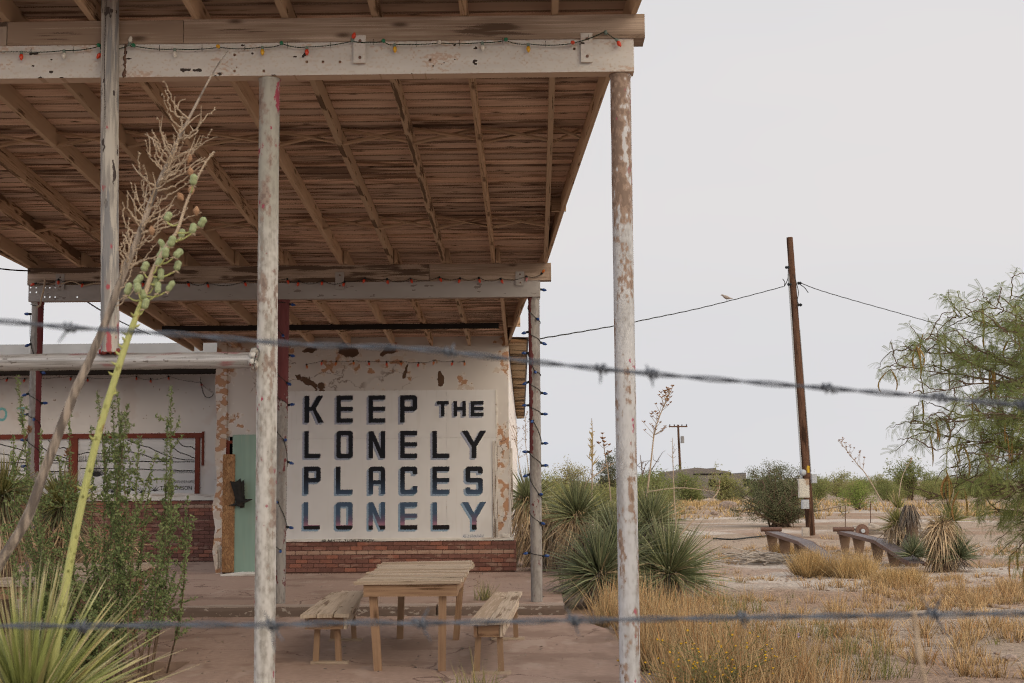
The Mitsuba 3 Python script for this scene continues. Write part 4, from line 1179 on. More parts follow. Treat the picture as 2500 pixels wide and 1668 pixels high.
MB().tube(cr, .007, 5).part(bld, 'loose_cable', 'cable')


def wound(label, cx, cy, r, rows, ztop):
    """A string wound down a post, its blue bulbs at (x offset in radii, z)."""
    t = thing('string_light', label, 'string lights')
    th, prev = [-1.2], -1.2
    for xo, z in rows:
        a = math.asin(max(-1, min(1, xo)))
        while a < prev + 0.6:
            a += 2 * math.pi
        th.append(a)
        prev = a
    z = np.array([ztop] + [q[1] for q in rows])
    th = np.array(th)
    n = 16 * len(z)
    u = np.linspace(0, len(z) - 1, n)
    T_, Z_ = np.interp(u, np.arange(len(z)), th), np.interp(u, np.arange(len(z)), z)
    MB().tube(np.c_[cx + (r + .006) * np.sin(T_), cy - (r + .006) * np.cos(T_), Z_], .0045, 5).part(t, 'wire', 'cable')
    for a, h in zip(th[1:], z[1:]):
        d = np.array([math.sin(a), -math.cos(a), R.uniform(-.45, .1)])
        bulb(t, (cx + (r + .004) * math.sin(a), cy - (r + .004) * math.cos(a), h), d, 'blue', 'dark_socket', 1.35)


def post_rows(px, xc, hw, cy):
    return [((x - xc) / hw, z) for x, z in px]


wound('blue bulbs wound down the grey post at the right end of the raised walk', .032, 18.0, .0725, [(1.0, 4.064), (0.385, 3.679), (-1.0, 3.519), (1.0, 3.384), (-1.0, 3.247), (0.077, 3.008), (-1.0, 2.881), (1.0, 2.742), (-1.0, 2.584), (1.0, 2.473), (-0.308, 2.385), (1.0, 2.1), (-1.0, 1.997), (1.0, 1.821), (-1.0, 1.713), (0.538, 1.462), (0.692, 1.109), (-1.0, 0.737), (1.0, 0.693)], 3.93)
wound('blue bulbs wound down the red and grey post beside the painted sign', -3.18, 18.0, .0725, [(1.0, 3.905), (0.231, 3.503), (1.0, 3.247), (0.846, 2.897), (1.0, 2.615), (0.538, 2.17), (1.0, 1.895), (-0.308, 1.388), (1.0, 1.078), (0.154, 0.791)], 3.93)
wound('blue bulbs wound down the far left post beside the white wing wall', -6.333, 18.0, .074, [(-1.0, 3.808), (-0.643, 3.416), (0.929, 3.064), (-0.929, 2.788), (1.0, 2.665), (-1.0, 2.528), (0.286, 2.466), (-0.929, 2.197), (-1.0, 1.878), (0.571, 1.177)], 3.93)
cord = curve([(-6.187, 17.84, 4.239), (-6.196, 17.84, 4.127), (-6.226, 17.84, 3.988), (-6.24, 17.84, 3.905), (-6.284, 17.84, 3.872)], 8)
MB().tube(cord, .012, 6).tube(curve([(-5.983, 17.85, 4.172), (-5.844, 17.85, 4.204), (-5.704, 17.85, 4.152), (-5.565, 17.85, 4.173), (-5.371, 17.85, 4.177)], 8), .008, 5).part(canopy, 'old_cord', 'pale_twig')

# ------------------------------------------------------------------ tables and benches
def table(label, group, dx=0.0):
    global pid
    t = thing('picnic_table', label, 'table', group)
    y, i, rest = 12.34, 0, 15.45
    while y < rest:
        w = R.uniform(.135, .195)
        f = (y - 12.34) / 3.1
        x0, x1 = -1.52 - .11 * f + R.normal(0, .014) + dx, -.625 - .03 * f + R.normal(0, .012) + dx
        if i == 0:
            x0 -= .05
        pid += 1
        MB().beam(((x0 + x1) / 2, y + w / 2, .757 + R.normal(0, .0025)), (x1 - x0, R.normal(0, .006), R.normal(0, .004)), (0, w - .010, R.normal(0, .003)), (0, 0, .028), pid, .002).part(t, 'top_plank', 'table_wood')
        y += w
        i += 1
    for a, b in (((-1.47, 12.40), (-.665, 12.39)), ((-1.55, 15.25), (-.70, 15.2))):
        pid += 1
        A, B = np.array([a[0] + dx, a[1], .69]), np.array([b[0] + dx, b[1], .69])
        MB().beam((A + B) / 2, B - A, (0, .032, 0), (0, 0, .10), pid).part(t, 'apron', 'table_leg')
    for a, b in (((-1.455, 12.42), (-1.535, 15.23)), ((-.68, 12.41), (-.715, 15.18))):
        pid += 1
        A, B = np.array([a[0] + dx, a[1], .688]), np.array([b[0] + dx, b[1], .688])
        MB().beam((A + B) / 2, B - A, (.034, 0, 0), (0, 0, .105), pid).part(t, 'apron', 'table_leg')
    for (bx, by), (tx, ty) in (((-1.355, 12.50), (-1.40, 12.47)), ((-.80, 12.47), (-.79, 12.46)), ((-1.40, 15.03), (-1.385, 15.1)), ((-.81, 14.88), (-.755, 15.05))):
        pid += 1
        A, B = np.array([bx + dx, by, -.003]), np.array([tx + dx, ty, .735])
        MB().beam((A + B) / 2, B - A, (.066, 0, 0), (0, .06, 0), pid, .001).part(t, 'leg', 'table_leg')
    return t


table('weathered plank table between two benches under the canopy', None)
table('plank table mostly hidden behind the feathery green shrub at left', None, -3.36)


def bench(label, near, far, zt, planks, y_legs, foot):
    global pid
    t = thing('bench', label, 'bench')
    (a0, a1, ya), (b0, b1, yb) = near, far
    w = (a1 - a0) / planks
    for k in range(planks):
        pid += 1
        e0, e1 = R.normal(0, .03), R.normal(0, .05)
        A = np.array([a0 + (k + .5) * w, ya + e0, zt - .014])
        B = np.array([b0 + (b1 - b0) * (k + .5) / planks, yb + e1, zt - .014 + R.normal(0, .003)])
        MB().beam((A + B) / 2, B - A, (w - .011, 0, R.normal(0, .004)), (0, 0, .03), pid, .0015).part(t, 'seat_plank', 'table_wood')
    lerp = lambda y: (np.interp(y, [ya, yb], [a0, b0]), np.interp(y, [ya, yb], [a1, b1]))
    for s in (0, 1):
        y0, y1 = ya + .10, yb - .15
        A, B = np.array([lerp(y0)[s] + (.045, -.045)[s], y0, zt - .085]), np.array([lerp(y1)[s] + (.045, -.045)[s], y1, zt - .085])
        pid += 1
        MB().beam((A + B) / 2, B - A, (.03, 0, 0), (0, 0, .11), pid).part(t, 'apron', 'table_leg' if s == 0 else 'table_wood')
    for y in (ya + .12, yb - .17):
        l, r = lerp(y)
        pid += 1
        MB().beam(((l + r) / 2, y, zt - .085), (r - l - .13, 0, 0), (0, .03, 0), (0, 0, .11), pid).part(t, 'end_board', 'table_leg')
    for y in y_legs:
        l, r = lerp(y)
        m = (l + r) / 2
        for sx in (-1, 1):
            pid += 1
            A, B = np.array([m + sx * .105 + R.normal(0, .006), y + .02, .022]), np.array([m + sx * .085, y, zt - .03])
            MB().beam((A + B) / 2, B - A, (.05, 0, 0), (0, .045, 0), pid, .001).part(t, 'leg', 'table_leg')
        pid += 1
        MB().beam((m + foot[0], y + .02, .012), (foot[1], R.normal(0, .01), 0), (0, .075, 0), (0, 0, .024), pid).part(t, 'foot_rail', 'table_wood')
    return t


bench('plank bench left of the table on the concrete slab', (-2.07, -1.63, 12.72), (-2.17, -1.83, 15.45), .462, 3, (12.98, 14.86), (.02, .34))
bench('plank bench right of the table on the concrete slab', (-.545, -.235, 12.04), (-.42, -.125, 15.30), .456, 2, (12.22, 14.86), (.015, .34))

# ------------------------------------------------------------------ plants
def rosette(parent, c, n, length, width, m, lo=-25, hi=88, droop=.12, fold=.25, name='leaves', spread=.05):
    d = dirs(n, lo, hi)
    L = length * R.uniform(.62, 1.12, n)
    dr_ = droop * R.uniform(.1, 1.7, n)
    bent = R.random(n) < .07
    dr_[bent] += R.uniform(.3, .9, bent.sum())
    v, f, t = blades(np.asarray(c) + d * spread, unit(d + R.normal(0, .05, d.shape)), L, width, dr_, 4, fold)
    MB().raw(v, f, t).part(parent, name, m)


def skirt(parent, c, n, length, width, m, spread, name='dead_leaves', lo=-88, hi=-35):
    """Dead leaves hanging round a trunk."""
    d = dirs(n, lo, hi)
    a = R.uniform(0, 2 * np.pi, n)
    b = np.asarray(c) + np.c_[np.cos(a), np.sin(a), R.uniform(-1.2, .6, n)] * np.array([spread, spread, spread * 1.2])
    d = unit(d * np.array([.8, .8, 1]) + np.c_[np.cos(a), np.sin(a), 0 * a] * .35)
    v, f, t = blades(b, d, length * R.uniform(.6, 1.15, n), width, .25 * R.random(n), 3, .0)
    MB().raw(v, f, t).part(parent, name, m)


def trunk(parent, c, z0, r):
    n = 8
    s = np.linspace(0, 1, n)
    MB().tube(np.c_[c[0] + .03 * np.sin(3 * s), c[1] + 0 * s, z0 + (c[2] - z0) * s], r * (1.2 - .3 * s), 10).part(parent, 'trunk', 'twig', True)


def stalk(parent, pts, r0, pods=0, m='pale_twig', pod='dry_pod', spread=.25, top=.5, size=.02):
    """A dry flower stalk; its upper part carries side twigs with open pods."""
    p = curve(pts, 8)
    rr = np.linspace(r0, r0 * .3, len(p))
    mb = MB().tube(p, rr, 6)
    ends = []
    for k in range(pods):
        i = int(len(p) * R.uniform(top, .99))
        i = min(i, len(p) - 1)
        d = dirs(1, 5, 75)[0]
        L = spread * R.uniform(.3, 1) * (1.25 - (i / len(p)))
        e = p[i] + d * L + np.array([0, 0, .2 * L])
        mb.tube(np.vstack([p[i], (p[i] + e) / 2 + R.normal(0, .02 * L, 3), e]), [r0 * .3, r0 * .22, r0 * .15], 4, cap=False)
        ends.append(e)
    mb.part(parent, 'flower_stalk', m)
    for e in ends:
        pd = MB()
        for q in range(3):                                            # a dry pod splits in three
            d = unit(np.array([math.cos(q * 2.1 + e[0] * 50), math.sin(q * 2.1 + e[0] * 50), .9]))
            s = size * R.uniform(.8, 1.3)
            u_ = unit(np.cross(d, (0, 0, 1)))
            w_ = np.cross(u_, d)
            pd.raw([e, e + d * s * .6 + u_ * s * .4, e + d * s * 1.3, e + d * s * .6 - u_ * s * .4, e + d * s * .7 + w_ * s * .3], [(0, 1, 4), (1, 2, 4), (2, 3, 4), (3, 0, 4)])
        pd.part(parent, 'seed_pod', pod)


yu = 'yucca_plant'
# the clump by the right end of the raised walk
y1 = thing(yu, 'tall yucca with a tan skirt of dead leaves just right of the grey post', 'yucca')
c = (0.706, 23.0, 1.063)
trunk(y1, c, -.05, .10)
rosette(y1, c, 440, .80, .022, 'yucca_leaf', -12, 88, .10)
skirt(y1, c, 260, .62, .02, 'yucca_dead', .14)
skirt(y1, (c[0], c[1], .55), 160, .45, .02, 'yucca_grey', .17)
stalk(y1, [(0.744, 23.0, 1.313), (0.852, 23.0, 1.591), (1.069, 23.1, 1.764), (1.324, 23.2, 1.925)], .016, 14, spread=.2, top=.3)
stalk(y1, [(0.956, 23.4, 1.307), (0.97, 23.4, 1.81), (0.984, 23.4, 2.301), (0.974, 23.4, 2.659)], .016, 0)
fz = MB()
pp = np.array([(0.971, 23.4, 1.874), (0.973, 23.4, 2.623)])
for i in range(60):
    u = R.random()
    a = pp[0] * (1 - u) + pp[1] * u
    e = a + np.array([R.normal(0, .05), R.normal(0, .05), R.uniform(.04, .13)]) * (1.2 - u)
    fz.tube(np.vstack([a, (a + e) / 2 + (R.normal(0, .012), 0, .0), e]), [.006, .006, .003], 4, cap=False)
fz.part(y1, 'dry_panicle', 'gold_twig')
y2 = thing(yu, 'yucca with a long tan skirt behind the grey post at the corner of the building', 'yucca')
c = (-0.084, 25.6, 1.288)
trunk(y2, c, -.05, .10)
rosette(y2, c, 320, .74, .021, 'yucca_leaf', -20, 85, .12)
skirt(y2, c, 300, .75, .02, 'yucca_dead', .16)
skirt(y2, (c[0], c[1], .75), 260, .6, .02, 'yucca_dead', .2)
stalk(y2, [(-0.068, 25.6, 1.287), (-0.22, 25.7, 1.794), (-0.272, 25.7, 2.146), (-0.302, 25.8, 2.582)], .014, 22, spread=.3, top=.55)
stalk(y2, [(-0.013, 25.9, 1.362), (-0.087, 26.0, 1.914), (-0.131, 26.0, 2.389), (-0.127, 26.0, 2.826)], .012, 20, spread=.25, top=.6)
y3 = thing(yu, 'dead brown yucca skirt between two green yuccas near the raised walk', 'yucca')
c = (0.323, 24.3, 0.897)
trunk(y3, c, -.05, .11)
rosette(y3, c, 150, .5, .02, 'yucca_dead', -10, 70, .35)
skirt(y3, c, 380, .72, .021, 'yucca_dead', .18)
skirt(y3, (c[0], c[1], .6), 240, .5, .021, 'yucca_grey', .2)
y4 = thing(yu, 'broad low dark green yucca left of the nearest right post', 'yucca')
c = (0.884, 19.4, 0.329)
rosette(y4, c, 640, .98, .023, 'yucca_dark', -22, 85, .16)
rosette(y4, (c[0] + .3, c[1] + .5, c[2] + .3), 300, .85, .021, 'yucca_dark', -15, 85, .12)
rosette(y4, c, 70, .8, .02, 'yucca_dead', -25, 50, .3, name='dead_leaves')
skirt(y4, c, 200, .5, .02, 'yucca_grey', .15, lo=-80, hi=-10)
trunk(y4, c, -.05, .12)
y5 = thing(yu, 'broad green yucca right of the nearest right post above tall grass', 'yucca')
c = (1.873, 20.0, 0.307)
rosette(y5, c, 680, 1.02, .023, 'yucca_leaf', -15, 85, .17)
rosette(y5, c, 70, .85, .02, 'yucca_dead', -25, 50, .3, name='dead_leaves')
skirt(y5, c, 160, .5, .02, 'yucca_grey', .15, lo=-80, hi=-10)
trunk(y5, c, -.05, .12)
stalk(y5, [(2.013, 20.4, 0.782), (2.276, 20.5, 1.054), (2.511, 20.6, 1.298), (2.672, 20.7, 1.464), (2.714, 20.8, 1.64)], .016, 5, spread=.2, top=.5)
stalk(y5, [(2.072, 20.8, 0.828), (2.06, 20.9, 1.329), (2.059, 21.0, 1.773), (2.056, 21.0, 2.252)], .013, 12, spread=.2, top=.5, size=.006)
y6 = thing(yu, 'raised yucca rosette behind the nearest right post carrying a tall stalk of dry pods', 'yucca')
c = (1.756, 21.6, 0.964)
trunk(y6, c, -.05, .12)
rosette(y6, c, 400, .74, .022, 'yucca_leaf', -20, 85, .14)
skirt(y6, c, 260, .6, .02, 'yucca_grey', .17)
skirt(y6, (c[0], c[1], .5), 200, .5, .02, 'yucca_grey', .2)
stalk(y6, [(1.711, 21.6, 1.388), (1.794, 21.7, 1.913), (1.87, 21.8, 2.378), (2.026, 21.9, 2.782), (2.147, 22.0, 3.009)], .016, 46, spread=.34, top=.42, size=.034)
stalk(y6, [(1.703, 22.0, 1.451), (2.273, 22.2, 1.513), (2.837, 22.4, 1.453)], .012, 4, spread=.15, top=.5)
y7 = thing(yu, 'dark dry pods on a stalk left of the nearest right post', 'yucca')
c = (1.208, 22.4, 0.878)
trunk(y7, c, -.05, .10)
rosette(y7, c, 300, .55, .021, 'yucca_leaf', -20, 85, .14)
skirt(y7, c, 260, .6, .02, 'yucca_grey', .16)
stalk(y7, [(1.215, 22.4, 1.317), (1.18, 22.4, 1.724), (1.13, 22.4, 2.065), (1.093, 22.4, 2.318)], .012, 9, spread=.2, top=.5, size=.045)

# the cluster by the old ramp
q1 = thing(yu, 'yucca with a big straw skirt beside the right-hand rusty ramp', 'yucca')
c = (7.361, 26.0, 0.741)
trunk(q1, c, -.05, .14)
rosette(q1, (7.57, 26.0, 0.865), 150, .42, .02, 'yucca_yellow', 5, 85, .1)
rosette(q1, c, 200, .45, .02, 'yucca_dead', -10, 75, .4)
skirt(q1, c, 420, .58, .021, 'yucca_dead', .18)
skirt(q1, (c[0], c[1], .42), 280, .40, .021, 'yucca_dead', .18)
stalk(q1, [(7.526, 26.0, 0.951), (7.605, 26.0, 1.381), (7.682, 26.0, 1.734), (7.743, 26.0, 2.088)], .012, 10, spread=.2)
q2 = thing(yu, 'low round dark green yucca right of the straw-skirted yucca', 'yucca')
rosette(q2, (7.588, 25.8, 0.236), 330, .48, .019, 'yucca_dark', -8, 88, .08)
skirt(q2, (7.587, 25.8, 0.22), 60, .3, .02, 'yucca_grey', .1, lo=-60, hi=-5)
q3 = thing(yu, 'low dark green yucca at the foot of the right-hand rusty ramp', 'yucca')
rosette(q3, (6.816, 25.9, 0.252), 260, .44, .019, 'yucca_dark', -5, 88, .08)
q4 = thing(yu, 'yellow-green yucca with a leaning stalk of brown pods behind the ramps', 'yucca')
c = (7.229, 28.5, 0.725)
trunk(q4, c, -.05, .1)
rosette(q4, c, 240, .46, .02, 'yucca_yellow', -10, 85, .12)
rosette(q4, (7.24, 28.5, 1.025), 60, .4, .02, 'yucca_yellow', 40, 88, .05)
skirt(q4, c, 160, .5, .02, 'yucca_dead', .15)
stalk(q4, [(7.064, 28.5, 0.915), (6.681, 28.6, 1.666), (6.448, 28.6, 1.971), (6.186, 28.7, 2.358)], .014, 26, spread=.4, top=.42, size=.03)
stalk(q4, [(7.276, 28.7, 1.107), (7.417, 28.8, 1.679), (7.666, 28.9, 2.045)], .012, 8, spread=.15, top=.7)
q5 = thing(yu, 'dead grey yucca trunk standing among the yuccas by the ramps', 'yucca')
c = (7.281, 27.8, 1.079)
trunk(q5, c, -.05, .11)
skirt(q5, c, 180, .40, .02, 'yucca_grey', .09, lo=-89, hi=-70)
skirt(q5, (c[0], c[1], .5), 180, .36, .02, 'yucca_grey', .10, lo=-89, hi=-70)

# yuccas behind the shrub at left
for px, lab, mm in (((-5.425, 16.4, 1.366), 'olive yucca with a drooping skirt in front of the set-back window', 'yucca_yellow'), ((-5.89, 15.8, 1.5), 'straw coloured yucca at the left edge behind the shrub', 'yucca_yellow')):
    k = thing(yu, lab, 'yucca')
    c = np.array(px)
    trunk(k, c, -.05, .1)
    rosette(k, c, 380, .50, .017, mm, -5, 88, .10)
    rosette(k, c, 320, .50, .017, 'yucca_leaf', -60, 30, .25, name='lower_leaves')
    skirt(k, c - np.array([0, 0, .25]), 300, .55, .017, 'yucca_dead', .2)
    stalk(k, [c + (0, 0, .1), c + (.02, 0, .4), c + (.05, 0, .62)] if 'olive' in lab else [c + (.1, 0, .1), c + (.18, 0, .45), c + (.28, 0, .72)], .008, 10, m='twig', top=.85, spread=.12, size=.032)
k = thing(yu, 'brown dead yucca leaves fanning out against the brick wall behind the shrub', 'yucca')
c = np.array((-4.669, 15.8, 0.906))
rosette(k, c, 260, .50, .017, 'yucca_dead', -20, 60, .3)
skirt(k, c, 260, .55, .017, 'yucca_dead', .2)

# the yucca by the fence, each blade by itself
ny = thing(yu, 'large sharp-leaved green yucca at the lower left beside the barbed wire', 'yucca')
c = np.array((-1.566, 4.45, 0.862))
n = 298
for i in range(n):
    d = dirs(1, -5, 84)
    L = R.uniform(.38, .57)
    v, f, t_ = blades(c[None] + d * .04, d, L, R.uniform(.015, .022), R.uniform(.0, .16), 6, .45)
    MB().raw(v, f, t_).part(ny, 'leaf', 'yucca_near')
trunk(ny, c, -.05, .09)
gs = curve([(-1.523, 4.48, 0.873), (-1.481, 4.5, 1.223), (-1.444, 4.52, 1.487), (-1.395, 4.54, 1.749), (-1.338, 4.56, 1.974), (-1.304, 4.58, 2.103), (-1.267, 4.6, 2.22)], 10)
mb = MB().tube(gs, np.interp(np.linspace(0, 1, len(gs)), [0, .3, 1], [.0160, .0130, .0090]), 12)
for i in range(46):
    k = R.integers(6, len(gs))
    d = unit(np.r_[R.normal(0, 1, 2), .5])
    b = gs[k] + d * .009
    mb.tube(np.vstack([b, b + d * .010, b + d * .018 + (0, 0, .004)]), [.006, .004, .001], 5)
mb.part(ny, 'flower_stalk', 'green_stalk', True)
up_ = curve([(-1.267, 4.6, 2.22), (-1.239, 4.6, 2.306), (-1.195, 4.61, 2.394), (-1.164, 4.61, 2.439), (-1.135, 4.62, 2.541), (-1.086, 4.62, 2.65), (-1.054, 4.63, 2.704)], 8)
mb = MB().tube(up_, np.linspace(.009, .002, len(up_)), 8)
for i in range(60):
    k = R.integers(20, len(up_))
    d = unit(np.r_[R.normal(0, 1, 3)])
    mb.tube(np.vstack([up_[k], up_[k] + d * .008]), [.004, .001], 4)
mb.part(ny, 'stalk_tip', 'pale_twig', True)
pods = [(-1.084, 4.6, 2.465), (-1.106, 4.6, 2.439), (-1.108, 4.6, 2.602), (-1.2, 4.6, 2.489), (-1.162, 4.6, 2.437), (-1.175, 4.6, 2.396), (-1.217, 4.6, 2.392), (-1.221, 4.6, 2.362), (-1.189, 4.6, 2.356), (-1.153, 4.6, 2.356), (-1.163, 4.6, 2.322), (-1.263, 4.6, 2.316), (-1.219, 4.6, 2.332), (-1.214, 4.6, 2.29), (-1.235, 4.6, 2.268), (-1.219, 4.6, 2.242), (-1.183, 4.6, 2.249), (-1.285, 4.6, 2.269), (-1.28, 4.6, 2.243), (-1.318, 4.6, 2.239), (-1.271, 4.6, 2.225), (-1.257, 4.6, 2.191)]
for p in pods:
    p = np.array(p) + (0, R.normal(0, .03), 0)
    d2 = np.linalg.norm(gs[-30:] - p, axis=1)
    d3 = np.linalg.norm(up_ - p, axis=1)
    src = np.vstack([gs[-30:], up_])
    dist = np.r_[d2, d3] + np.maximum(0, np.vstack([gs[-30:], up_])[:, 2] - p[2] + .03) * 3
    a = src[dist.argmin()]
    ax = unit(np.array([R.normal(.25, .35), R.normal(0, .3), 1.0]))
    b = p - ax * .018
    MB().tube(curve([a, (a + b) / 2 + (0, 0, -.01), b], 6), np.linspace(.0032, .0024, 13), 5).part(ny, 'pod_stem', 'green_stalk')
    h = np.linspace(0, 1, 9)
    L = R.uniform(.034, .044)
    r = .0122 * np.sqrt(np.clip(1 - np.abs(2 * h - 1) ** 2.7, 0, 1)) * (1 - .16 * np.exp(-((h - .5) / .15) ** 2)) * R.uniform(.9, 1.15)
    r[-1] = .001
    k = MB().lathe(b, ax, list(zip(h * L, np.maximum(r, .0015))), 12).part(ny, 'seed_pod', 'green_pod', True)
    br = MB()
    for q in range(4):
        e = unit(np.array([R.normal(), R.normal(), -.3]))
        br.tube(np.vstack([b, b + e * .007, b + e * .014]), [.0025, .002, .0008], 4)
    br.part(k, 'bracts', 'pale_twig')

# the dead flower stalk leaning beside it
ds = thing('dead_stalk', 'grey dead flower stalk with bare branching twigs leaning in front of the canopy', 'plant stalk')
st_ = curve([(-1.815, 4.75, 1.283), (-1.76, 4.75, 1.375), (-1.691, 4.76, 1.497), (-1.629, 4.77, 1.685), (-1.552, 4.78, 1.905), (-1.501, 4.79, 2.031), (-1.456, 4.8, 2.151), (-1.407, 4.8, 2.293), (-1.345, 4.8, 2.458), (-1.3, 4.81, 2.596), (-1.259, 4.81, 2.695), (-1.215, 4.82, 2.804), (-1.165, 4.82, 2.907), (-1.102, 4.83, 3.038), (-1.054, 4.83, 3.111)], 8)
mb = MB().tube(st_, np.interp(np.linspace(0, 1, len(st_)), [0, .3, .48, .75, 1], [.0185, .0150, .0125, .0062, .0013]) * (1 + R.normal(0, .05, len(st_))), 10)
mb.part(ds, 'stem', 'dead_stalk', True)
tips0 = [((-1.242, 4.8, 2.923),), ((-1.283, 4.8, 2.862),), ((-1.295, 4.8, 2.813),), ((-1.271, 4.8, 2.823),), ((-1.196, 4.8, 2.856),), ((-1.091, 4.8, 2.819),), ((-1.12, 4.8, 2.761),), ((-1.13, 4.8, 2.7),), ((-1.314, 4.8, 2.719),), ((-1.34, 4.8, 2.66),), ((-1.36, 4.8, 2.595),), ((-1.342, 4.8, 2.614),), ((-1.385, 4.8, 2.472),), ((-1.329, 4.8, 2.549),), ((-1.228, 4.8, 2.777),), ((-1.167, 4.8, 2.776),), ((-1.147, 4.8, 2.638),), ((-1.372, 4.8, 2.428),), ((-1.393, 4.8, 2.368),), ((-1.194, 4.8, 2.562),), ((-1.226, 4.8, 2.517),), ((-1.306, 4.8, 2.488),), ((-1.356, 4.8, 2.352),), ((-1.27, 4.8, 2.427),), ((-1.255, 4.8, 2.586),), ((-1.374, 4.8, 2.519),), ((-1.179, 4.8, 2.738),)]
tips = list(tips0) + [(tuple(np.array(tips0[int(R.integers(0, len(tips0)))][0]) + (R.normal(0, .035), 0, R.normal(0, .05))),) for _ in range(34)]
for (tp,) in tips:
    tp = np.array(tp) + (0, R.normal(0, .06), 0)
    dd = np.linalg.norm(st_ - tp, axis=1) + np.maximum(0, st_[:, 2] - tp[2] + .09) * 4
    a = st_[dd.argmin()]
    m1 = a + (tp - a) * .45 + np.array([np.sign(tp[0] - a[0]) * .010, 0, -.008]) + R.normal(0, .008, 3)
    c_ = curve([a, m1, tp], 8) + R.normal(0, .0022, (17, 3))
    w = MB().tube(c_, np.linspace(.0040, .0011, len(c_)) * R.uniform(.7, 1.1), 6)
    for i in range(9):
        k = R.integers(5, len(c_))
        d = unit(R.normal(0, 1, 3))
        w.tube(np.vstack([c_[k], c_[k] + d * .007]), [.0028, .0008], 4)
    if R.random() < .6:
        k = R.integers(5, 12)
        e = c_[k] + unit(np.array([R.normal(0, .8), R.normal(0, .5), 1.0])) * R.uniform(.04, .10)
        w.tube(curve([c_[k], (c_[k] + e) / 2 + R.normal(0, .006, 3), e], 4), np.linspace(.003, .001, 9), 5)
    w.part(ds, 'twig', 'pale_twig', True)
for p in [(-1.177, 4.79, 2.72), (-1.191, 4.79, 2.591), (-1.162, 4.79, 2.61), (-1.146, 4.79, 2.537), (-1.295, 4.79, 2.471), (-1.166, 4.79, 2.674)]:
    h = np.linspace(0, 1, 7)
    MB().lathe(np.array(p) - (0, 0, .016), (R.normal(0, .3), 0, 1), [(a * .034, max(.0015, .012 * math.sin(math.pi * min(1, a * .97 + .02)))) for a in h], 7).part(ds, 'dry_pod', 'dry_pod', True)


# the feathery shrub in front of the left wing
def wand_shrub(key, base, tips, n_extra, box_, leafm, twigm, step=.022, ls=.024, twigs=7):
    mb, L, D = MB(), [], []
    base = np.asarray(base, float)
    allt = [np.array(t) for t in tips] + [np.array([R.uniform(*box_[0]), R.uniform(*box_[1]), R.uniform(*box_[2])]) for _ in range(n_extra)]
    for tp in allt:
        b = base + np.array([R.normal(0, .35), R.normal(0, .25), 0])
        b[0] = min(b[0] + (tp[0] - base[0]) * .15, -3.3)
        mid = b + (tp - b) * np.array([.62, .62, .45]) + R.normal(0, .05, 3)
        c_ = curve([b, mid, tp], 14)
        mb.tube(c_, np.linspace(.009, .0018, len(c_)), 5, cap=False)
        segs = [(c_, .25)]
        H = tp[2] - b[2]
        for k in range(int(twigs * max(.6, H))):
            i = R.integers(6, len(c_) - 3)
            d = unit(np.array([R.normal(0, 1), R.normal(0, 1), R.uniform(.2, 1.2)]))
            e = c_[i] + d * R.uniform(.10, .32) * (1.2 - .7 * i / len(c_))
            tw = curve([c_[i], (c_[i] + e) / 2 + R.normal(0, .015, 3), e], 6)
            mb.tube(tw, np.linspace(.003, .001, len(tw)), 4, cap=False)
            segs.append((tw, .0))
        for s_, lo in segs:
            ln = np.r_[0, np.cumsum(np.linalg.norm(np.diff(s_, axis=0), axis=1))]
            q = np.arange(ln[-1] * lo, ln[-1], step) + R.uniform(0, step)
            q = q[q < ln[-1]]
            P = np.stack([np.interp(q, ln, s_[:, j]) for j in range(3)], -1)
            for rep_ in range(3):
                L.append(P + R.normal(0, .006, P.shape))
                D.append(unit(R.normal(0, 1, P.shape) + np.array([0, 0, .5])))
    mb.part(key, 'stems', twigm)
    L, D = np.vstack(L), np.vstack(D)
    v, f, t = leaf_cards(L, D, ls * R.uniform(.6, 1.3, len(L)), ls * .55)
    MB().raw(v, f, t).part(key, 'foliage', leafm)


sh = thing('desert_shrub', 'feathery green shrub with tall upright wands in front of the set-back window', 'shrub')
wand_shrub(sh, (-3.62, 12.15, -.08), [(-4.325, 11.85, 2.535), (-3.769, 12.25, 2.432), (-3.594, 12.25, 2.408), (-3.664, 12.35, 2.327), (-3.549, 12.25, 2.245), (-3.473, 12.15, 2.303), (-3.125, 12.25, 2.456), (-3.173, 12.35, 2.19), (-3.942, 12.05, 2.264), (-4.145, 11.95, 2.07), (-3.366, 12.15, 2.037), (-3.218, 12.15, 1.879), (-3.119, 12.25, 1.81), (-2.922, 12.05, 1.493), (-4.307, 11.75, 2.028), (-3.757, 12.45, 2.046), (-3.522, 12.45, 1.816), (-3.293, 12.25, 1.662), (-3.874, 12.45, 2.124), (-2.881, 12.15, 1.326), (-2.989, 11.95, 1.44), (-3.088, 11.85, 1.299), (-3.638, 12.45, 1.893), (-3.989, 11.95, 1.849), (-4.191, 11.75, 1.739)], 44, ((-4.5, -3.35), (11.6, 12.7), (.45, 1.32)), 'shrub_leaf', 'twig', .0145, .031, 7)
wand = thing('dry_weed', 'small dry weed growing at the edge of the raised walk behind the right bench', 'weed')
c0 = np.array((-0.628, 18.256, 0.13))
b = c0 + R.normal(0, .06, (90, 3)) * np.array([1, 1, 0])
d = unit(np.c_[R.normal(0, .35, 90), R.normal(0, .35, 90), np.ones(90)])
v, f, t = blades(b, d, R.uniform(.12, .34, 90), .007, .05, 3)
MB().raw(v, f, t).part(wand, 'stems', 'green_grass')
wx = thing('dry_weed', 'brown tuft at the foot of the brick wall right of the shrub', 'weed')
c0 = np.array((-6.452, 24.107, 0.13))
b = c0 + R.normal(0, .12, (160, 3)) * np.array([1, 1, 0])
d = unit(np.c_[R.normal(0, .5, 160), R.normal(0, .5, 160), np.ones(160)])
v, f, t = blades(b, d, R.uniform(.1, .28, 160), .007, .2, 3)
MB().raw(v, f, t).part(wx, 'stems', 'dry_grass')


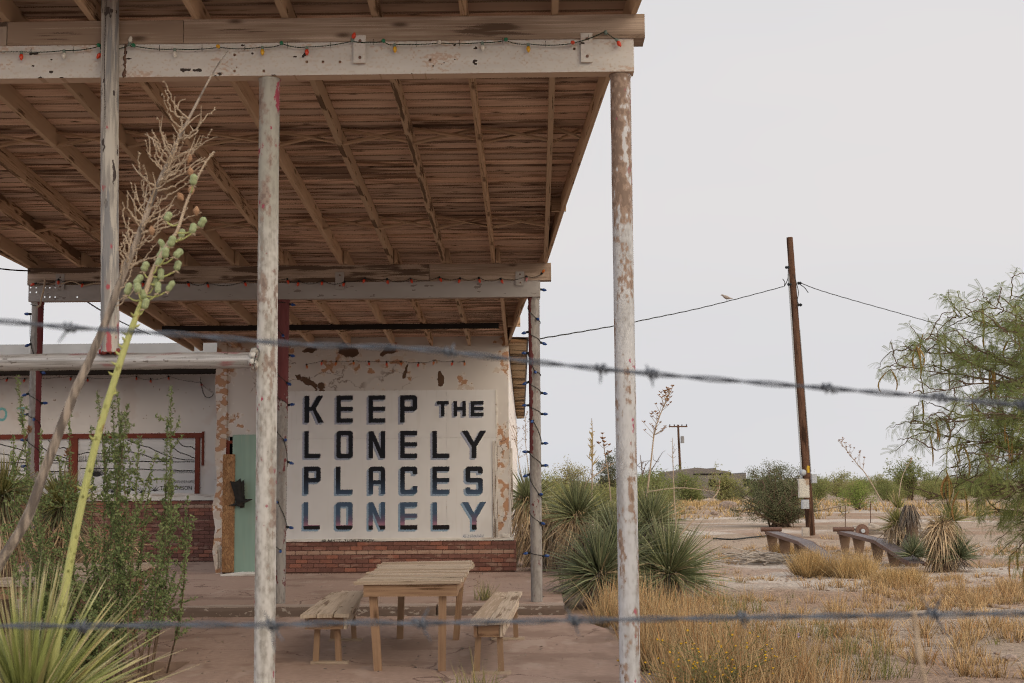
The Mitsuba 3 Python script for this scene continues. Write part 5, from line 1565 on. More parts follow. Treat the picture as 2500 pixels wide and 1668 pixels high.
# grasses
def tufts(centers, n, h, spread, width, lean=.3, droop=.25):
    C = np.asarray(centers, float)
    k = len(C)
    h = np.broadcast_to(np.asarray(h, float), (k,))
    b = np.repeat(C, n, 0)
    hh = np.repeat(h, n) * R.uniform(.45, 1.1, k * n)
    a = R.uniform(0, 2 * np.pi, k * n)
    r = np.abs(R.normal(0, 1, k * n))
    b = b + np.c_[np.cos(a), np.sin(a), 0 * a] * (spread * r)[:, None]
    d = unit(np.c_[np.cos(a) * lean * r, np.sin(a) * lean * r, np.ones(k * n)] + R.normal(0, .12, (k * n, 3)))
    return blades(b, d, hh, width, droop * R.uniform(.2, 1.5, k * n), 4)


def on_ground(x, y):
    x, y = np.asarray(x, float), np.asarray(y, float)
    return np.c_[x, y, ground_height(x, y) - .01]


def put_stuff(key, m, blocks, label, cat):
    mb = MB()
    for b in blocks:
        mb.raw(*b)
    mb.put(key, m)
    tag(key, label, cat, kind='stuff')


def scatter(n, x, y, keep=None):
    px, py = R.uniform(*x, n), R.uniform(*y, n)
    if keep is not None:
        k = keep(px, py)
        px, py = px[k], py[k]
    return px, py


slab_edge = lambda y: np.interp(y, [p[1] for p in edge], [p[0] for p in edge])
clump = lambda x, y, s, seed, lim: meshkit.fbm(np.c_[x, y, 0 * x] * s, 3, seed) > lim
# tall grass beside the slab and along the fence side
x, y = scatter(480, (.55, 3.4), (9.5, 18.5), lambda x, y: (x > slab_edge(y) + .06 + .10 * R.random(len(x))) & (x < 1.0 + .9 * np.clip((18.5 - y) / 7, .25, 1.15) + .5 * R.random(len(x))))
tall = tufts(on_ground(x, y), 34, R.uniform(.40, .88, len(x)), .05, .0085, .24, .3)
x2, y2 = scatter(1500, (1.6, 9.5), (11.5, 23), lambda x, y: clump(x, y, .6, 4, .53) & ((x > .245 * y - .2 + R.normal(0, .5, len(x))) | (R.random(len(x)) < .45)))
mid = tufts(on_ground(x2, y2), 30, R.uniform(.16, .42, len(x2)), .07, .0075, .38, .35)
x3, y3 = scatter(2300, (1.2, 13), (13, 36), lambda x, y: clump(x, y, .5, 9, .46))
low = tufts(on_ground(x3, y3), 22, R.uniform(.07, .24, len(x3)), .06, .008, .6, .3)
lx, ly = scatter(420, (-6, .9), (10.8, 24), lambda x, y: x < slab_edge(y) - .03)
lz = np.where(ly > 17.72, .136, .004)
keep = (ly < 17.55) | (ly > 17.85)
lx, ly, lz = lx[keep], ly[keep], lz[keep]
v, f, t = leaf_cards(np.c_[lx, ly, lz], unit(np.c_[R.normal(0, 1, len(lx)), R.normal(0, 1, len(lx)), R.uniform(0, .25, len(lx))]), R.uniform(.015, .06, len(lx)), R.uniform(.004, .018, len(lx)))
MB().raw(v, f, t).put('leaf_litter', 'yucca_grey')
tag('leaf_litter', 'scraps of dead leaf and twig lying on the concrete', 'litter', kind='stuff')
put_stuff('dry_grass', 'dry_grass', [tall, mid, low], 'dry golden grass growing over the gravel right of the slab', 'grass')
x, y = scatter(150, (.9, 3.2), (10.5, 18.5), lambda x, y: (x > slab_edge(y) + .15) & clump(x, y, .8, 21, .5))
g1 = tufts(on_ground(x, y), 30, R.uniform(.25, .5, len(x)), .07, .0055, .3, .3)
gx = np.array([-0.601, -0.502, -0.436, -0.354])
g2 = tufts(np.c_[gx, np.full(4, 10.9), np.full(4, .0)], 26, [.22, .40, .46, .3], .05, .006, .35, .15)
x, y = scatter(60, (2.2, 9), (14, 24), lambda x, y: clump(x, y, .6, 31, .55))
g3 = tufts(on_ground(x, y), 22, R.uniform(.12, .3, len(x)), .08, .006, .4, .25)
put_stuff('green_grass', 'green_grass', [g1, g2, g3], 'greenish weeds and grass among the dry grass', 'grass')
x, y = scatter(420, (4, 46), (62, 118), lambda x, y: clump(x, y, .06, 41, .47))
far = tufts(on_ground(x, y), 26, R.uniform(.35, .8, len(x)), .5, .05, .5, .3)
x, y = scatter(160, (3, 24), (34, 60), lambda x, y: clump(x, y, .12, 43, .60))
far2 = tufts(on_ground(x, y), 24, R.uniform(.12, .35, len(x)), .22, .018, .5, .3)
put_stuff('far_grass', 'gold_grass', [far, far2], 'golden grass in front of the scrub across the gravel', 'grass')
bunch = thing('bunch_grass', 'thick golden grass clump at the foot of the left-hand rusty ramp', 'grass clump')
for i, (p, lab) in enumerate(zip([(4.967, 24.937, -0.03), (5.383, 24.216, -0.03), (5.769, 22.447, -0.03), (5.646, 32.448, -0.03)], [None, 'thick golden grass clump between the two rusty ramps', 'golden grass clump in front of the straw-skirted yucca', 'golden grass clump under the left-hand rusty ramp'])):
    k = bunch if i == 0 else thing('bunch_grass', lab, 'grass clump')
    p = np.array(p)
    m_ = (9, 8, 8, 5)[i]
    C = p + np.c_[R.uniform(-.42, .42, m_) * (.85, .62, .7, .4)[i], R.uniform(-.3, .3, m_), np.zeros(m_)]
    v, f, t = tufts(C, 240, (.62, .56, .40, .40)[i], .08, .008, .33, .28)
    MB().raw(v, f, t).part(k, 'blades', 'gold_grass')
# yellow flowers at the lower right corner
fl = thing('flowering_bush', 'pale bush with small yellow flowers in the tall grass near the slab', 'flower bush')
c0 = np.array((1.275, 10.3, 0.204))
n = 110
tp = c0 + np.c_[R.normal(0, .26, n), R.normal(0, .3, n), R.normal(.10, .14, n)]
bs_ = np.c_[c0[0] + R.normal(0, .1, n), c0[1] + R.normal(0, .12, n), np.full(n, -.05)]
mb = MB()
for a, b in zip(bs_, tp):
    mb.tube(curve([a, a + (b - a) * np.array([.3, .3, .6]), b], 5), .0022, 4, cap=False)
mb.part(fl, 'stems', 'green_grass')
fm = MB()
for b in tp:
    fm.lathe(b, (R.normal(0, .3), R.normal(0, .3), 1), [(0, .002), (.004, .009), (.009, .008), (.011, .001)], 6)
k = fm.part(fl, 'flowers', 'yellow_flower')
tag(k, None, kind='stuff')
LL = tp[R.integers(0, n, 2200)] * 0
ii, uu = R.integers(0, n, 2600), R.random(2600)[:, None]
LL = bs_[ii] * (1 - uu) + tp[ii] * uu + R.normal(0, .02, (2600, 3))
v, f, t = leaf_cards(LL, unit(R.normal(0, 1, LL.shape) + (0, 0, .8)), .035, .006)
MB().raw(v, f, t).part(fl, 'foliage', 'green_grass')
# stones
st = MB()
ico = trimesh.creation.icosphere(1)
x, y = scatter(1500, (1.0, 14), (11, 40))
for px, py in zip(x, y):
    s = R.uniform(.008, .028) * (1 + (R.random() < .06) * 1.6)
    v = np.asarray(ico.vertices) * (s * np.array([R.uniform(.8, 1.5), R.uniform(.8, 1.4), R.uniform(.4, .7)])) * (1 + R.normal(0, .12, (len(ico.vertices), 1)))
    st.raw(v + (px, py, float(ground_height(np.array([px]), np.array([py]))[0]) + s * .2), ico.faces)
x, y = scatter(260, (-4, .8), (11.7, 17.5))
for px, py in zip(x, y):
    s = R.uniform(.003, .008)
    st.raw(np.asarray(ico.vertices) * (s * np.array([1.6, 1.1, .5])) + (px, py, .002), ico.faces)
st.put('pebbles', 'stone')
tag('pebbles', 'loose pebbles strewn over the gravel and the slab', 'pebbles', kind='stuff')
for p, s, lab in zip([(12.01, 88.454, 0.0), (9.347, 53.093, 0.0), (9.489, 86.505, 0.0), (9.086, 71.943, 0.0)], (.55, .16, .25, .2), ('low brown rock left of the round dark bush', 'rock under the round dark bush', 'small rock on the bare gravel behind the yuccas', 'small dark rock beside the tip of the fallen stalk')):
    ic = trimesh.creation.icosphere(2)
    v = np.asarray(ic.vertices) * (1 + .5 * (meshkit.fbm(np.asarray(ic.vertices) * 1.7 + p[0], 3)[:, None] - .5)) * np.array([s, s, s * .6])
    k = thing('rock', lab, 'rock')
    MB().raw(v + np.array(p) + (0, 0, s * .2), ic.faces).put(k, 'stone')

# ------------------------------------------------------------------ the mesquite at the right
def pinnate():
    """One twice-divided leaf along +x: two pinnae of small paired leaflets."""
    C, D = [], []
    for s in (-1, 1):
        a = s * .34
        ax = np.array([math.cos(a), math.sin(a), 0])
        sd = np.array([-ax[1], ax[0], 0])
        for k in range(13):
            p = ax * (.022 + .0072 * k) + (0, 0, -.00018 * k * k)
            for q in (-1, 1):
                C.append(p)
                D.append(unit(sd * q + ax * .35))
    C, D = np.array(C), np.array(D)
    n = len(C)
    L, W = .0135, .0042
    side = np.cross(D, (0, 0, 1.0))
    V = np.stack([C, C + D * L * .5 + side * W * .5, C + D * L, C + D * L * .5 - side * W * .5], 1).reshape(-1, 3)
    f = (np.array([[0, 1, 2], [0, 2, 3]])[None] + (np.arange(n) * 4)[:, None, None]).reshape(-1, 3)
    return V, f


def place_leaves(P, X, mesh, scale):
    V, f = mesh
    n = len(P)
    X = unit(X)
    up = unit(np.c_[R.normal(0, .5, n), R.normal(0, .5, n), np.ones(n)])
    Yv = unit(np.cross(up, X))
    Zv = np.cross(X, Yv)
    M = np.stack([X, Yv, Zv], 1) * np.broadcast_to(scale, (n,))[:, None, None]
    W = P[:, None] + np.einsum('vk,nkj->nvj', V, M)
    F_ = (f[None] + (np.arange(n) * len(V))[:, None, None]).reshape(-1, 3)
    uv = np.stack([np.repeat(R.random(n), len(V)), np.zeros(n * len(V))], -1)
    return W.reshape(-1, 3), F_, uv


tree = thing('mesquite_tree', 'mesquite tree with fine feathery leaves and hanging pods reaching in from the right edge', 'tree')
tips = [(2.125, 8.4, 2.284), (2.355, 8.8, 2.38), (2.259, 8.2, 2.405), (2.602, 8.7, 2.589), (2.703, 8.3, 2.618), (2.966, 8.9, 2.735), (2.198, 8.5, 1.953), (2.245, 8.1, 2.089), (2.454, 8.8, 1.876), (2.35, 8.3, 1.734), (2.433, 8.6, 1.544), (2.49, 8.2, 1.582), (2.808, 8.7, 1.409), (2.792, 8.3, 1.492), (2.484, 8.0, 2.351), (2.949, 8.4, 2.566), (2.916, 9.2, 2.208), (2.336, 7.8, 1.974), (2.486, 7.7, 1.78), (2.647, 7.6, 2.008), (2.821, 8.1, 1.178), (2.843, 8.3, 1.23), (3.201, 9.4, 2.393), (3.137, 8.8, 2.775), (3.153, 9.4, 1.933), (2.861, 9.2, 1.872), (3.292, 9.5, 1.705), (2.777, 7.6, 2.333), (3.035, 8.2, 2.138), (3.242, 8.8, 1.856), (2.803, 7.7, 1.591), (2.654, 9.0, 2.363), (2.6, 7.9, 2.413), (3.132, 9.1, 2.479), (2.71, 9.0, 1.703), (2.695, 8.4, 2.001), (3.164, 8.9, 2.295), (3.373, 8.5, 2.574), (3.325, 8.0, 2.122), (3.724, 9.2, 1.865), (3.891, 9.0, 2.462), (3.645, 8.4, 1.687)]
crown0 = np.array([4.75, 8.7, 1.35])
LP, LX = [], []
limbs, twg = MB(), MB()
n = 12
s = np.linspace(0, 1, n)
MB().tube(np.c_[4.9 - .15 * s + .05 * np.sin(5 * s), 8.75 - .05 * s, -.05 + 1.4 * s], .10 * (1.25 - .4 * s), 10).part(tree, 'trunk', 'twig', True)
pod_at = []
for tp in tips:
    tp = np.array(tp)
    m1 = crown0 + (tp - crown0) * .4 + np.array([R.normal(0, .08), R.normal(0, .15), .22 + R.normal(0, .1)])
    m2 = crown0 + (tp - crown0) * .75 + np.array([R.normal(0, .07), R.normal(0, .12), .14 + R.normal(0, .08)])
    c_ = curve([crown0 + R.normal(0, .05, 3), m1, m2, tp], 12)
    c_[2:] += np.cumsum(R.normal(0, .006, (len(c_) - 2, 3)), 0)
    rr = np.interp(np.linspace(0, 1, len(c_)), [0, .5, 1], [.022, .009, .0022])
    limbs.tube(c_, rr, 6, cap=False)
    for i in range(8, len(c_)):
        for _ in range(2):
            if R.random() < (.35 if c_[i][0] < 2.6 else .2):
                continue
            d = unit((c_[min(i + 1, len(c_) - 1)] - c_[i - 1]) * 6 + R.normal(0, .55, 3) + np.array([0, 0, .1]))
            L = R.uniform(.12, .46) * (1.15 - .6 * i / len(c_))
            e = c_[i] + d * L + np.array([0, 0, -.12 * L])
            q = curve([c_[i], (c_[i] + e) / 2 + R.normal(0, .02, 3) + (0, 0, .02), e], 6) + R.normal(0, .004, (13, 3))
            q[0] = c_[i]
            twg.tube(q, np.linspace(.0042, .0016, len(q)), 4, cap=False)
            if R.random() < .16:
                continue
            for j in range(3, len(q)):
                for _ in range(1 + (R.random() < .4)):
                    LP.append(q[j])
                    LX.append(unit(unit(q[j] - q[j - 1]) * .5 + R.normal(0, .55, 3) + np.array([0, 0, -.35])))
            if R.random() < .12:
                pod_at.append(e)
limbs.part(tree, 'branches', 'twig', True)
twg.part(tree, 'twigs', 'twig')
v, f, t = place_leaves(np.array(LP), np.array(LX), pinnate(), R.uniform(.45, .80, len(LP)))
MB().raw(v, f, t).part(tree, 'foliage', 'tree_leaf')
fixed = [(2.022, 8.3, 2.317), (2.052, 8.3, 2.292), (2.146, 8.3, 2.367), (2.155, 8.3, 2.352), (2.19, 8.3, 2.336), (2.241, 8.3, 1.627), (2.256, 8.3, 1.627), (2.27, 8.3, 1.612), (2.296, 8.3, 1.626), (2.316, 8.3, 1.636), (2.337, 8.3, 1.641), (2.255, 8.3, 1.594), (2.449, 8.3, 1.568), (2.469, 8.3, 1.555), (2.349, 8.3, 1.984), (2.354, 8.3, 1.959), (2.667, 8.3, 2.235), (2.688, 8.3, 2.24), (2.713, 8.3, 2.245), (2.728, 8.3, 2.234), (2.578, 8.3, 2.033), (2.599, 8.3, 2.045), (2.724, 8.3, 1.892), (2.748, 8.3, 1.879), (2.767, 8.3, 1.854), (2.792, 8.3, 1.854), (2.393, 8.3, 1.807), (2.515, 8.3, 1.705), (2.622, 8.3, 1.755), (2.817, 8.3, 1.728), (2.806, 8.3, 1.178), (2.769, 8.3, 1.199), (2.734, 8.3, 1.179), (2.545, 8.3, 1.831), (2.501, 8.3, 1.856)]
nodes = np.array(LP)
for p in fixed + [tuple(q) for q in pod_at[:34]]:
    p = nodes[np.linalg.norm((nodes - np.array(p)) * (1, .35, 1), axis=1).argmin()]
    L = R.uniform(.11, .19)
    bend = R.normal(0, .025, 2)
    s = np.linspace(0, 1, 7)
    q = p + np.c_[bend[0] * np.sin(s * 2.4), bend[1] * np.sin(s * 2.4), -L * s]
    MB().tube(q, .0052 * np.array([.35, .9, 1.0, .85, 1.0, .8, .2]) * R.uniform(.85, 1.2), 6, pid=0).part(tree, 'seed_pod', str(R.choice(['mesquite_pod', 'mesquite_pod', 'mesquite_pod_ripe'])), True)


# ------------------------------------------------------------------ scrub
def bush_parts(w, h, nleaf, ls, stems=9, clumps=26, base=.25, airy=.16, inner=.55):
    """(leaves, stems) of a bush standing at the origin."""
    tw = MB()
    P = []
    ends = []
    for k in range(clumps):
        d = dirs(1, 8, 88)[0]
        e = d * np.array([w / 2, w / 2, h * (1 - base)]) * R.uniform(inner, .95) + np.array([0, 0, base * h])
        ends.append(e)
    for k, e in enumerate(ends):
        a = R.normal(0, .03 * w, 3) * (1, 1, 0)
        m_ = np.array([e[0] * .35, e[1] * .35, e[2] * .5]) + R.normal(0, .03 * w, 3)
        q = curve([a, m_, e], 6)
        tw.tube(q, np.linspace(.016, .004, len(q)) * max(.6, w / 2), 5, cap=False)
        for j in range(3):
            i = R.integers(4, len(q))
            e2 = q[i] + R.normal(0, airy * w * .8, 3)
            tw.tube(np.vstack([q[i], (q[i] + e2) / 2 + R.normal(0, .02 * w, 3), e2]), [.005 * w, .003 * w, .0015 * w], 4, cap=False)
            P.append(e2 + R.normal(0, airy * w * .4, (nleaf // (clumps * 4) + 1, 3)))
        P.append(e + R.normal(0, airy * w * .62, (nleaf // (clumps * 4) + 1, 3)) * (1, 1, .8))
    P = np.vstack(P)
    P = P[(P[:, 2] > .06 * h)]
    return leaf_cards(P, unit(R.normal(0, 1, P.shape) + (0, 0, .5)), ls * R.uniform(.6, 1.4, len(P)), ls * .6), tw


def bush(key, at, w, h, nleaf, ls, leafm, **kw):
    lf, tw = bush_parts(w, h, nleaf, ls, **kw)
    at = np.asarray(at, float)
    MB().raw(lf[0] + at, lf[1], lf[2]).part(key, 'foliage', leafm)
    v, f, t = tw.mesh()
    MB().raw(v + at, f, t).part(key, 'stems', 'twig')
    return key


for i, (w, h, nl, m_) in enumerate(((3.2, 2.3, 2600, 'scrub_leaf'), (3.8, 2.8, 3000, 'bush_leaf'), (2.6, 1.8, 2200, 'scrub_leaf'))):
    lf, tw = bush_parts(w, h, nl, .13, clumps=22, airy=.13)
    tv = tw.mesh()
    scene[f'scrub_kind_{"abc"[i]}'] = {'type': 'shapegroup', 'foliage': mikit.ply(trimesh.Trimesh(lf[0], lf[1], process=False), 'mat_' + m_, uv=lf[2]), 'stems': mikit.ply(trimesh.Trimesh(tv[0], tv[1], process=False), 'mat_twig', uv=tv[2])}
spots = []
for y0, y1, n in ((112, 128, 62), (128, 155, 70), (155, 200, 60), (200, 300, 70)):
    x, y = scatter(n, (-.10, .42), (y0, y1))
    spots += [(a * b, b, R.uniform(.55, .85) * (.62 if .095 < a < .175 else 1) * (b / 125) ** .5) for a, b in zip(x, y)]
x, y = scatter(46, (.0, .085), (58, 112))
spots += [(a * b, b, R.uniform(.5, .8) * (.75 + .003 * b)) for a, b in zip(x, y)]
tag('desert_scrub', 'band of olive green scrub along the horizon', 'scrub', kind='stuff')
for i, (x, y, s) in enumerate(spots):
    scene[f'desert_scrub__{i + 1:03d}'] = {'type': 'instance', 'group': {'type': 'ref', 'id': 'scrub_kind_' + 'abc'[int(R.integers(0, 3))]}, 'to_world': T().translate([float(x), float(y), -.1]).rotate([0, 0, 1], float(R.uniform(0, 360))).scale([float(s), float(s), float(s * R.uniform(.8, 1.1))])}
for (p, w, h, nl, ls, lm, lab, kw) in [
    ((8.904, 51.741, -0.02), 4.7, 2.3, 46000, .045, 'grey_leaf', 'round dark grey-green bush left of the tall utility pole', dict(clumps=130, base=.16, airy=.05, inner=.3)),
    ((13.206, 121.282, -0.02), 4.6, 2.35, 5000, .13, 'bush_leaf', 'green mesquite bush with dark bent trunks below the far building', dict(clumps=26, base=.35, airy=.10)),
    ((15.248, 114.528, -0.02), 4.6, 2.2, 4200, .13, 'scrub_leaf', 'yellow-green mesquite bush between the far building and the dark bush', dict(clumps=26, base=.35, airy=.10)),
    ((18.304, 81.129, -0.02), 2.7, 1.55, 3200, .075, 'bright_leaf', 'small bright green bush right of the utility pole', dict(clumps=26, base=.15, airy=.11)),
    ((31.25, 118.955, -0.02), 4.4, 3.5, 4600, .13, 'bush_leaf', 'taller pale green mesquite beyond the yuccas at right', dict(clumps=26, base=.4, airy=.10)),
    ((5.543, 103.459, -0.02), 3.3, 3.9, 6000, .11, 'dark_leaf', 'tall dark tree behind the post at the slab edge', dict(clumps=34, base=.3, airy=.09)),
    ((2.272, 95.603, -0.02), 4.2, 2.9, 2200, .11, 'pale_leaf', 'airy pale yellow bush rising above the scrub behind the yuccas', dict(clumps=30, base=.5, airy=.09)),
    ((20.481, 129.348, -0.02), 4.4, 2.1, 4200, .13, 'bush_leaf', 'green bush in the scrub just left of the round dark bush', dict(clumps=26, base=.2, airy=.10)),
    ((31.857, 149.632, -0.02), 5.0, 2.5, 3800, .14, 'scrub_leaf', 'olive bush in the scrub right of the utility pole', dict(clumps=26, base=.25, airy=.10)),
    ((0.559, 70.843, -0.02), 3.8, 2.1, 4200, .11, 'scrub_leaf', 'yellow-green bush behind the tan yucca skirts', dict(clumps=30, base=.1, airy=.11)),
    ((7.268, 93.364, -0.02), 3.6, 2.0, 4200, .11, 'bush_leaf', 'green bush behind the yucca with the tall pod stalk', dict(clumps=30, base=.1, airy=.11))]:
    bush(thing('desert_bush', lab, 'bush'), p, w, h, nl, ls, lm, **kw)
dt = thing('dead_tree', 'bare dead tree with crooked dark limbs beyond the yuccas', 'dead tree')
b0 = np.array((7.604, 102.44, -0.02))
mb = MB()
for e in ((-.4, 0, 2.6), (.5, .2, 3.0), (1.4, 0, 3.3), (1.0, .3, 2.4), (.1, 0, 3.6), (-.9, 0, 2.2)):
    e = np.array(e)
    q = curve([b0, b0 + e * (.3, .3, .5) + R.normal(0, .15, 3), b0 + e], 8)
    mb.tube(q, np.linspace(.09, .02, len(q)), 6)
    for j in range(6):
        i = R.integers(7, len(q))
        e2 = q[i] + np.array([R.normal(0, .5), R.normal(0, .3), R.uniform(.1, .6)])
        mb.tube(curve([q[i], (q[i] + e2) / 2 + R.normal(0, .08, 3), e2], 5), np.linspace(.025, .008, 11), 4)
mb.part(dt, 'limbs', 'twig', True)

# ------------------------------------------------------------------ utility poles, wires, bird
up1 = thing('utility_pole', 'tall leaning brown wooden utility pole with meter boxes near its foot', 'utility pole')
pb, pt = np.array((8.334, 43.234, -0.02)), np.array((7.897, 43.0, 9.011))
pdir = pt - pb
at = lambda h: pb + pdir * (h / pdir[2])
s = np.linspace(0, 1, 24)[:, None]
MB().tube(pb + pdir * s, np.linspace(.135, .095, 24), 14, pid=901).part(up1, 'shaft', 'pole_wood', True)
MB().tube([at(7.9) + (-.125, -.04, 0), at(5.0) + (-.14, -.04, 0), at(1.7) + (-.155, -.05, 0)], .024, 6).tube([at(6.2) + (.10, -.07, 0), at(4.0) + (.115, -.07, 0), at(1.9) + (.13, -.07, 0)], .012, 6).part(up1, 'conduit', 'galvanised')
bxs = [((7.923, 42.75, 1.12), (8.224, 42.75, 1.674)), ((8.004, 42.75, 0.784), (8.206, 42.75, 1.054)), ((8.311, 42.75, 1.544), (8.461, 42.75, 1.814)), ((8.203, 42.75, 1.855), (8.261, 42.75, 2.062)), ((7.995, 42.75, -0.026), (8.196, 42.75, 0.23))]
for (a, b), nm, m_ in zip(bxs, ('meter_box', 'switch_box', 'switch_box', 'warning_plate', 'foot_block'), ('box_white', 'galvanised', 'galvanised', 'yellow_sign', 'grey_wood')):
    dp = .02 if nm == 'warning_plate' else .16
    k = MB().box((a[0], 42.78 - dp / 2, a[2]), (b[0], 42.9, b[2])).part(up1, nm, m_)
    if nm in ('meter_box', 'switch_box'):
        MB().box((a[0] + .02, 42.78 - dp / 2 - .012, a[2] + .03), (b[0] - .02, 42.78 - dp / 2, b[2] - .03)).part(k, 'lid', m_)
me = np.array((8.06, 42.75, 1.856))
MB().lathe(me + (0, .1, 0), (0, -1, 0), [(0, .10), (.09, .10), (.10, .08), (.19, .075), (.21, .05), (.212, .002)], 14).part(up1, 'meter', 'galvanised', True)
ins = MB()
for p in [(7.778, 42.85, 8.062), (7.83, 42.85, 7.541), (8.134, 42.85, 7.578), (8.129, 42.85, 6.913)]:
    ins.lathe(np.array(p) - (.07, 0, 0), (1, 0, 0), [(0, .02), (.03, .055), (.06, .03), (.09, .055), (.12, .03), (.14, .01)], 8)
ins.part(up1, 'insulators', 'dark_socket')
lw = MB()
for pts in [[(7.776, 42.7, 7.986), (7.755, 42.7, 7.694), (7.643, 42.7, 7.456)], [(7.597, 42.7, 7.695), (7.66, 42.7, 7.588), (7.643, 42.7, 7.456)], [(7.942, 42.7, 7.825), (8.06, 42.7, 7.319), (8.025, 42.7, 7.028), (8.074, 42.7, 6.895)], [(8.092, 42.7, 7.531), (8.246, 42.7, 7.423), (8.36, 42.7, 7.263)]]:
    lw.tube(curve(pts, 6), .012, 4)
lw.part(up1, 'drop_wires', 'cable')
gw = MB()
up2 = thing('utility_pole', 'distant utility pole with a crossarm behind the far building', 'utility pole')
p2 = np.array((17.345, 170.0, 8.426))
MB().tube([(p2[0] + .25, 170, 0), (p2[0], 170, p2[2])], [.17, .12], 8).part(up2, 'shaft', 'pole_wood')
MB().box((p2[0] - 1.1, 169.85, p2[2] - .30), (p2[0] + 1.1, 169.95, p2[2] - .15)).part(up2, 'crossarm', 'pole_wood')
ins = MB()
for dx in (-1.0, -.45, .45, 1.0):
    ins.lathe((p2[0] + dx, 169.9, p2[2] - .15), (0, 0, 1), [(0, .05), (.1, .08), (.2, .05)], 6)
ins.part(up2, 'insulators', 'dark_socket')
MB().lathe((p2[0] + .45, 169.7, p2[2] - 2.2), (0, 0, 1), [(0, .22), (.8, .22), (.85, .1)], 10).part(up2, 'transformer', 'grey_metal')


def cable_run(key, pts, r, twist=True):
    c_ = curve(pts, 24)
    if twist:
        k = np.arange(len(c_))
        c_ = c_ + np.c_[0 * k, 0 * k, .004 * np.sin(k * .9)]
    MB().tube(c_, r, 5).part(key, 'cable', 'cable')


ow = thing('overhead_wire', 'power line from the pole to the eave of the building, with a bird on it', 'wire')
cable_run(ow, [(7.635, 42.8, 7.47), (5.848, 39.5, 6.71), (4.241, 36.2, 6.013), (2.847, 33.0, 5.417), (1.673, 30.2, 4.915), (0.589, 27.4, 4.455), (-0.267, 25.2, 4.101)], .013)
ow = thing('overhead_wire', 'power line sagging from the pole to the right edge behind the mesquite', 'wire')
cable_run(ow, [(8.202, 43.0, 7.599), (8.873, 43.6, 7.46), (10.184, 44.7, 7.265), (11.928, 46.2, 7.04), (13.788, 47.8, 6.801), (16.236, 50.0, 6.561), (19.449, 53.0, 6.349)], .013)
ow = thing('overhead_wire', 'thin wire from the left edge to the end of the rear canopy beam', 'wire')
cable_run(ow, [(-6.921, 16.6, 4.25), (-6.553, 17.0, 4.255), (-6.435, 17.4, 4.287), (-6.381, 17.86, 4.345)], .009, False)
ow = thing('overhead_wire', 'thin wire from under the rear canopy beam down to the roof of the white wing', 'wire')
cable_run(ow, [(-5.702, 18.0, 3.965), (-5.919, 19.5, 4.001), (-6.188, 21.5, 4.063), (-6.549, 24.2, 4.195)], .009, False)
bird = thing('bird', 'small pale dove perched on the power line', 'bird')
bp = np.array((5.313, 38.45, 6.488))
prof = [(-.17, .006, .05), (-.11, .016, .045), (-.05, .036, .055), (.0, .050, .072), (.05, .046, .092), (.085, .030, .112), (.10, .026, .128), (.125, .024, .140), (.145, .015, .138), (.155, .006, .134), (.17, .0015, .130)]
c_ = np.array([(-h, 0, z + .03) for h, r, z in prof])
MB().tube(c_ + bp, [r for h, r, z in prof], 10).part(bird, 'body', 'feather', True)
w = MB()
for s_ in (-1, 1):
    w.raw(np.array([(-.06, s_ * .042, .125), (.0, s_ * .052, .11), (.12, s_ * .02, .078), (.04, s_ * .05, .075), (0, s_ * .052, .08)]) + bp, [(0, 1, 4), (1, 2, 3), (1, 3, 4)])
    w.tube([bp + (0, s_ * .015, .06), bp + (0, s_ * .015, .012)], .004, 4)
w.part(bird, 'wings', 'feather')

# ------------------------------------------------------------------ far building
fb = thing('far_building', 'low grey ruined block building on the horizon behind the scrub', 'building')
prof = [(13.93, 2.66), (15.39, 2.87), (17.23, 3.11), (18.86, 2.94), (18.91, 3.07), (19.18, 3.07), (19.23, 2.89), (20.73, 2.65), (20.81, 2.47), (22.13, 2.37), (22.18, 2.55), (22.32, 2.55)]
MB().prism(Polygon([(prof[0][0], 0)] + prof + [(prof[-1][0], 0)]), ((0, 150, 0), (1, 0, 0), (0, 0, 1)), -9).part(fb, 'walls', 'far_block')
wv = MB()
MB().box((prof[2][0] - .4, 149.9, prof[2][1] - .75), (prof[7][0], 150.0, prof[2][1] - .62)).part(fb, 'roof_edge', 'dark_hole')
for dx in (1.2, 4.8):
    MB().box((prof[2][0] + dx, 149.95, 1.1), (prof[2][0] + dx + .7, 149.99, 1.9)).part(fb, 'window', 'dark_hole')

# ------------------------------------------------------------------ rusty ramps, logs, brush
def ramp(label, P, legs_t):
    t = thing('vehicle_ramp', label, 'ramp')
    P = [np.array(p) for p in P]
    for a, b in zip(P[:-1], P[1:]):
        d = b - a
        side = unit(np.cross(d, (0, 0, 1)))
        n = np.cross(side, unit(d))
        n = n if n[2] > 0 else -n
        MB().beam((a + b) / 2, d * 1.01, side * .27, n * .018).part(t, 'deck', 'rust_top')
        sb = MB()
        for s_ in (-1, 1):
            sb.beam((a + b) / 2 + side * s_ * .14 - n * .022, d * 1.005, side * .014, n * .07)
        sb.part(t, 'side_rail', 'rust')
    d = P[1] - P[0]
    side = unit(np.cross(d, (0, 0, 1)))
    for u in legs_t:
        c = P[0] + d * u if u <= 1 else P[1] + (P[2] - P[1]) * (u - 1)
        top_, bot = c[2] - .03, -.08
        g = Polygon([(-.14, top_), (.14, top_), (.06, bot), (-.06, bot)])
        MB().prism(g, (np.array([c[0], c[1], 0]), side, (0, 0, 1)), .10).part(t, 'leg', 'ramp_leg')
    e = P[0] + (0, 0, .05)
    MB().tube([e - side * .24, e + side * .24], .055, 10).part(t, 'stop_pipe', 'rust', True)
    return t


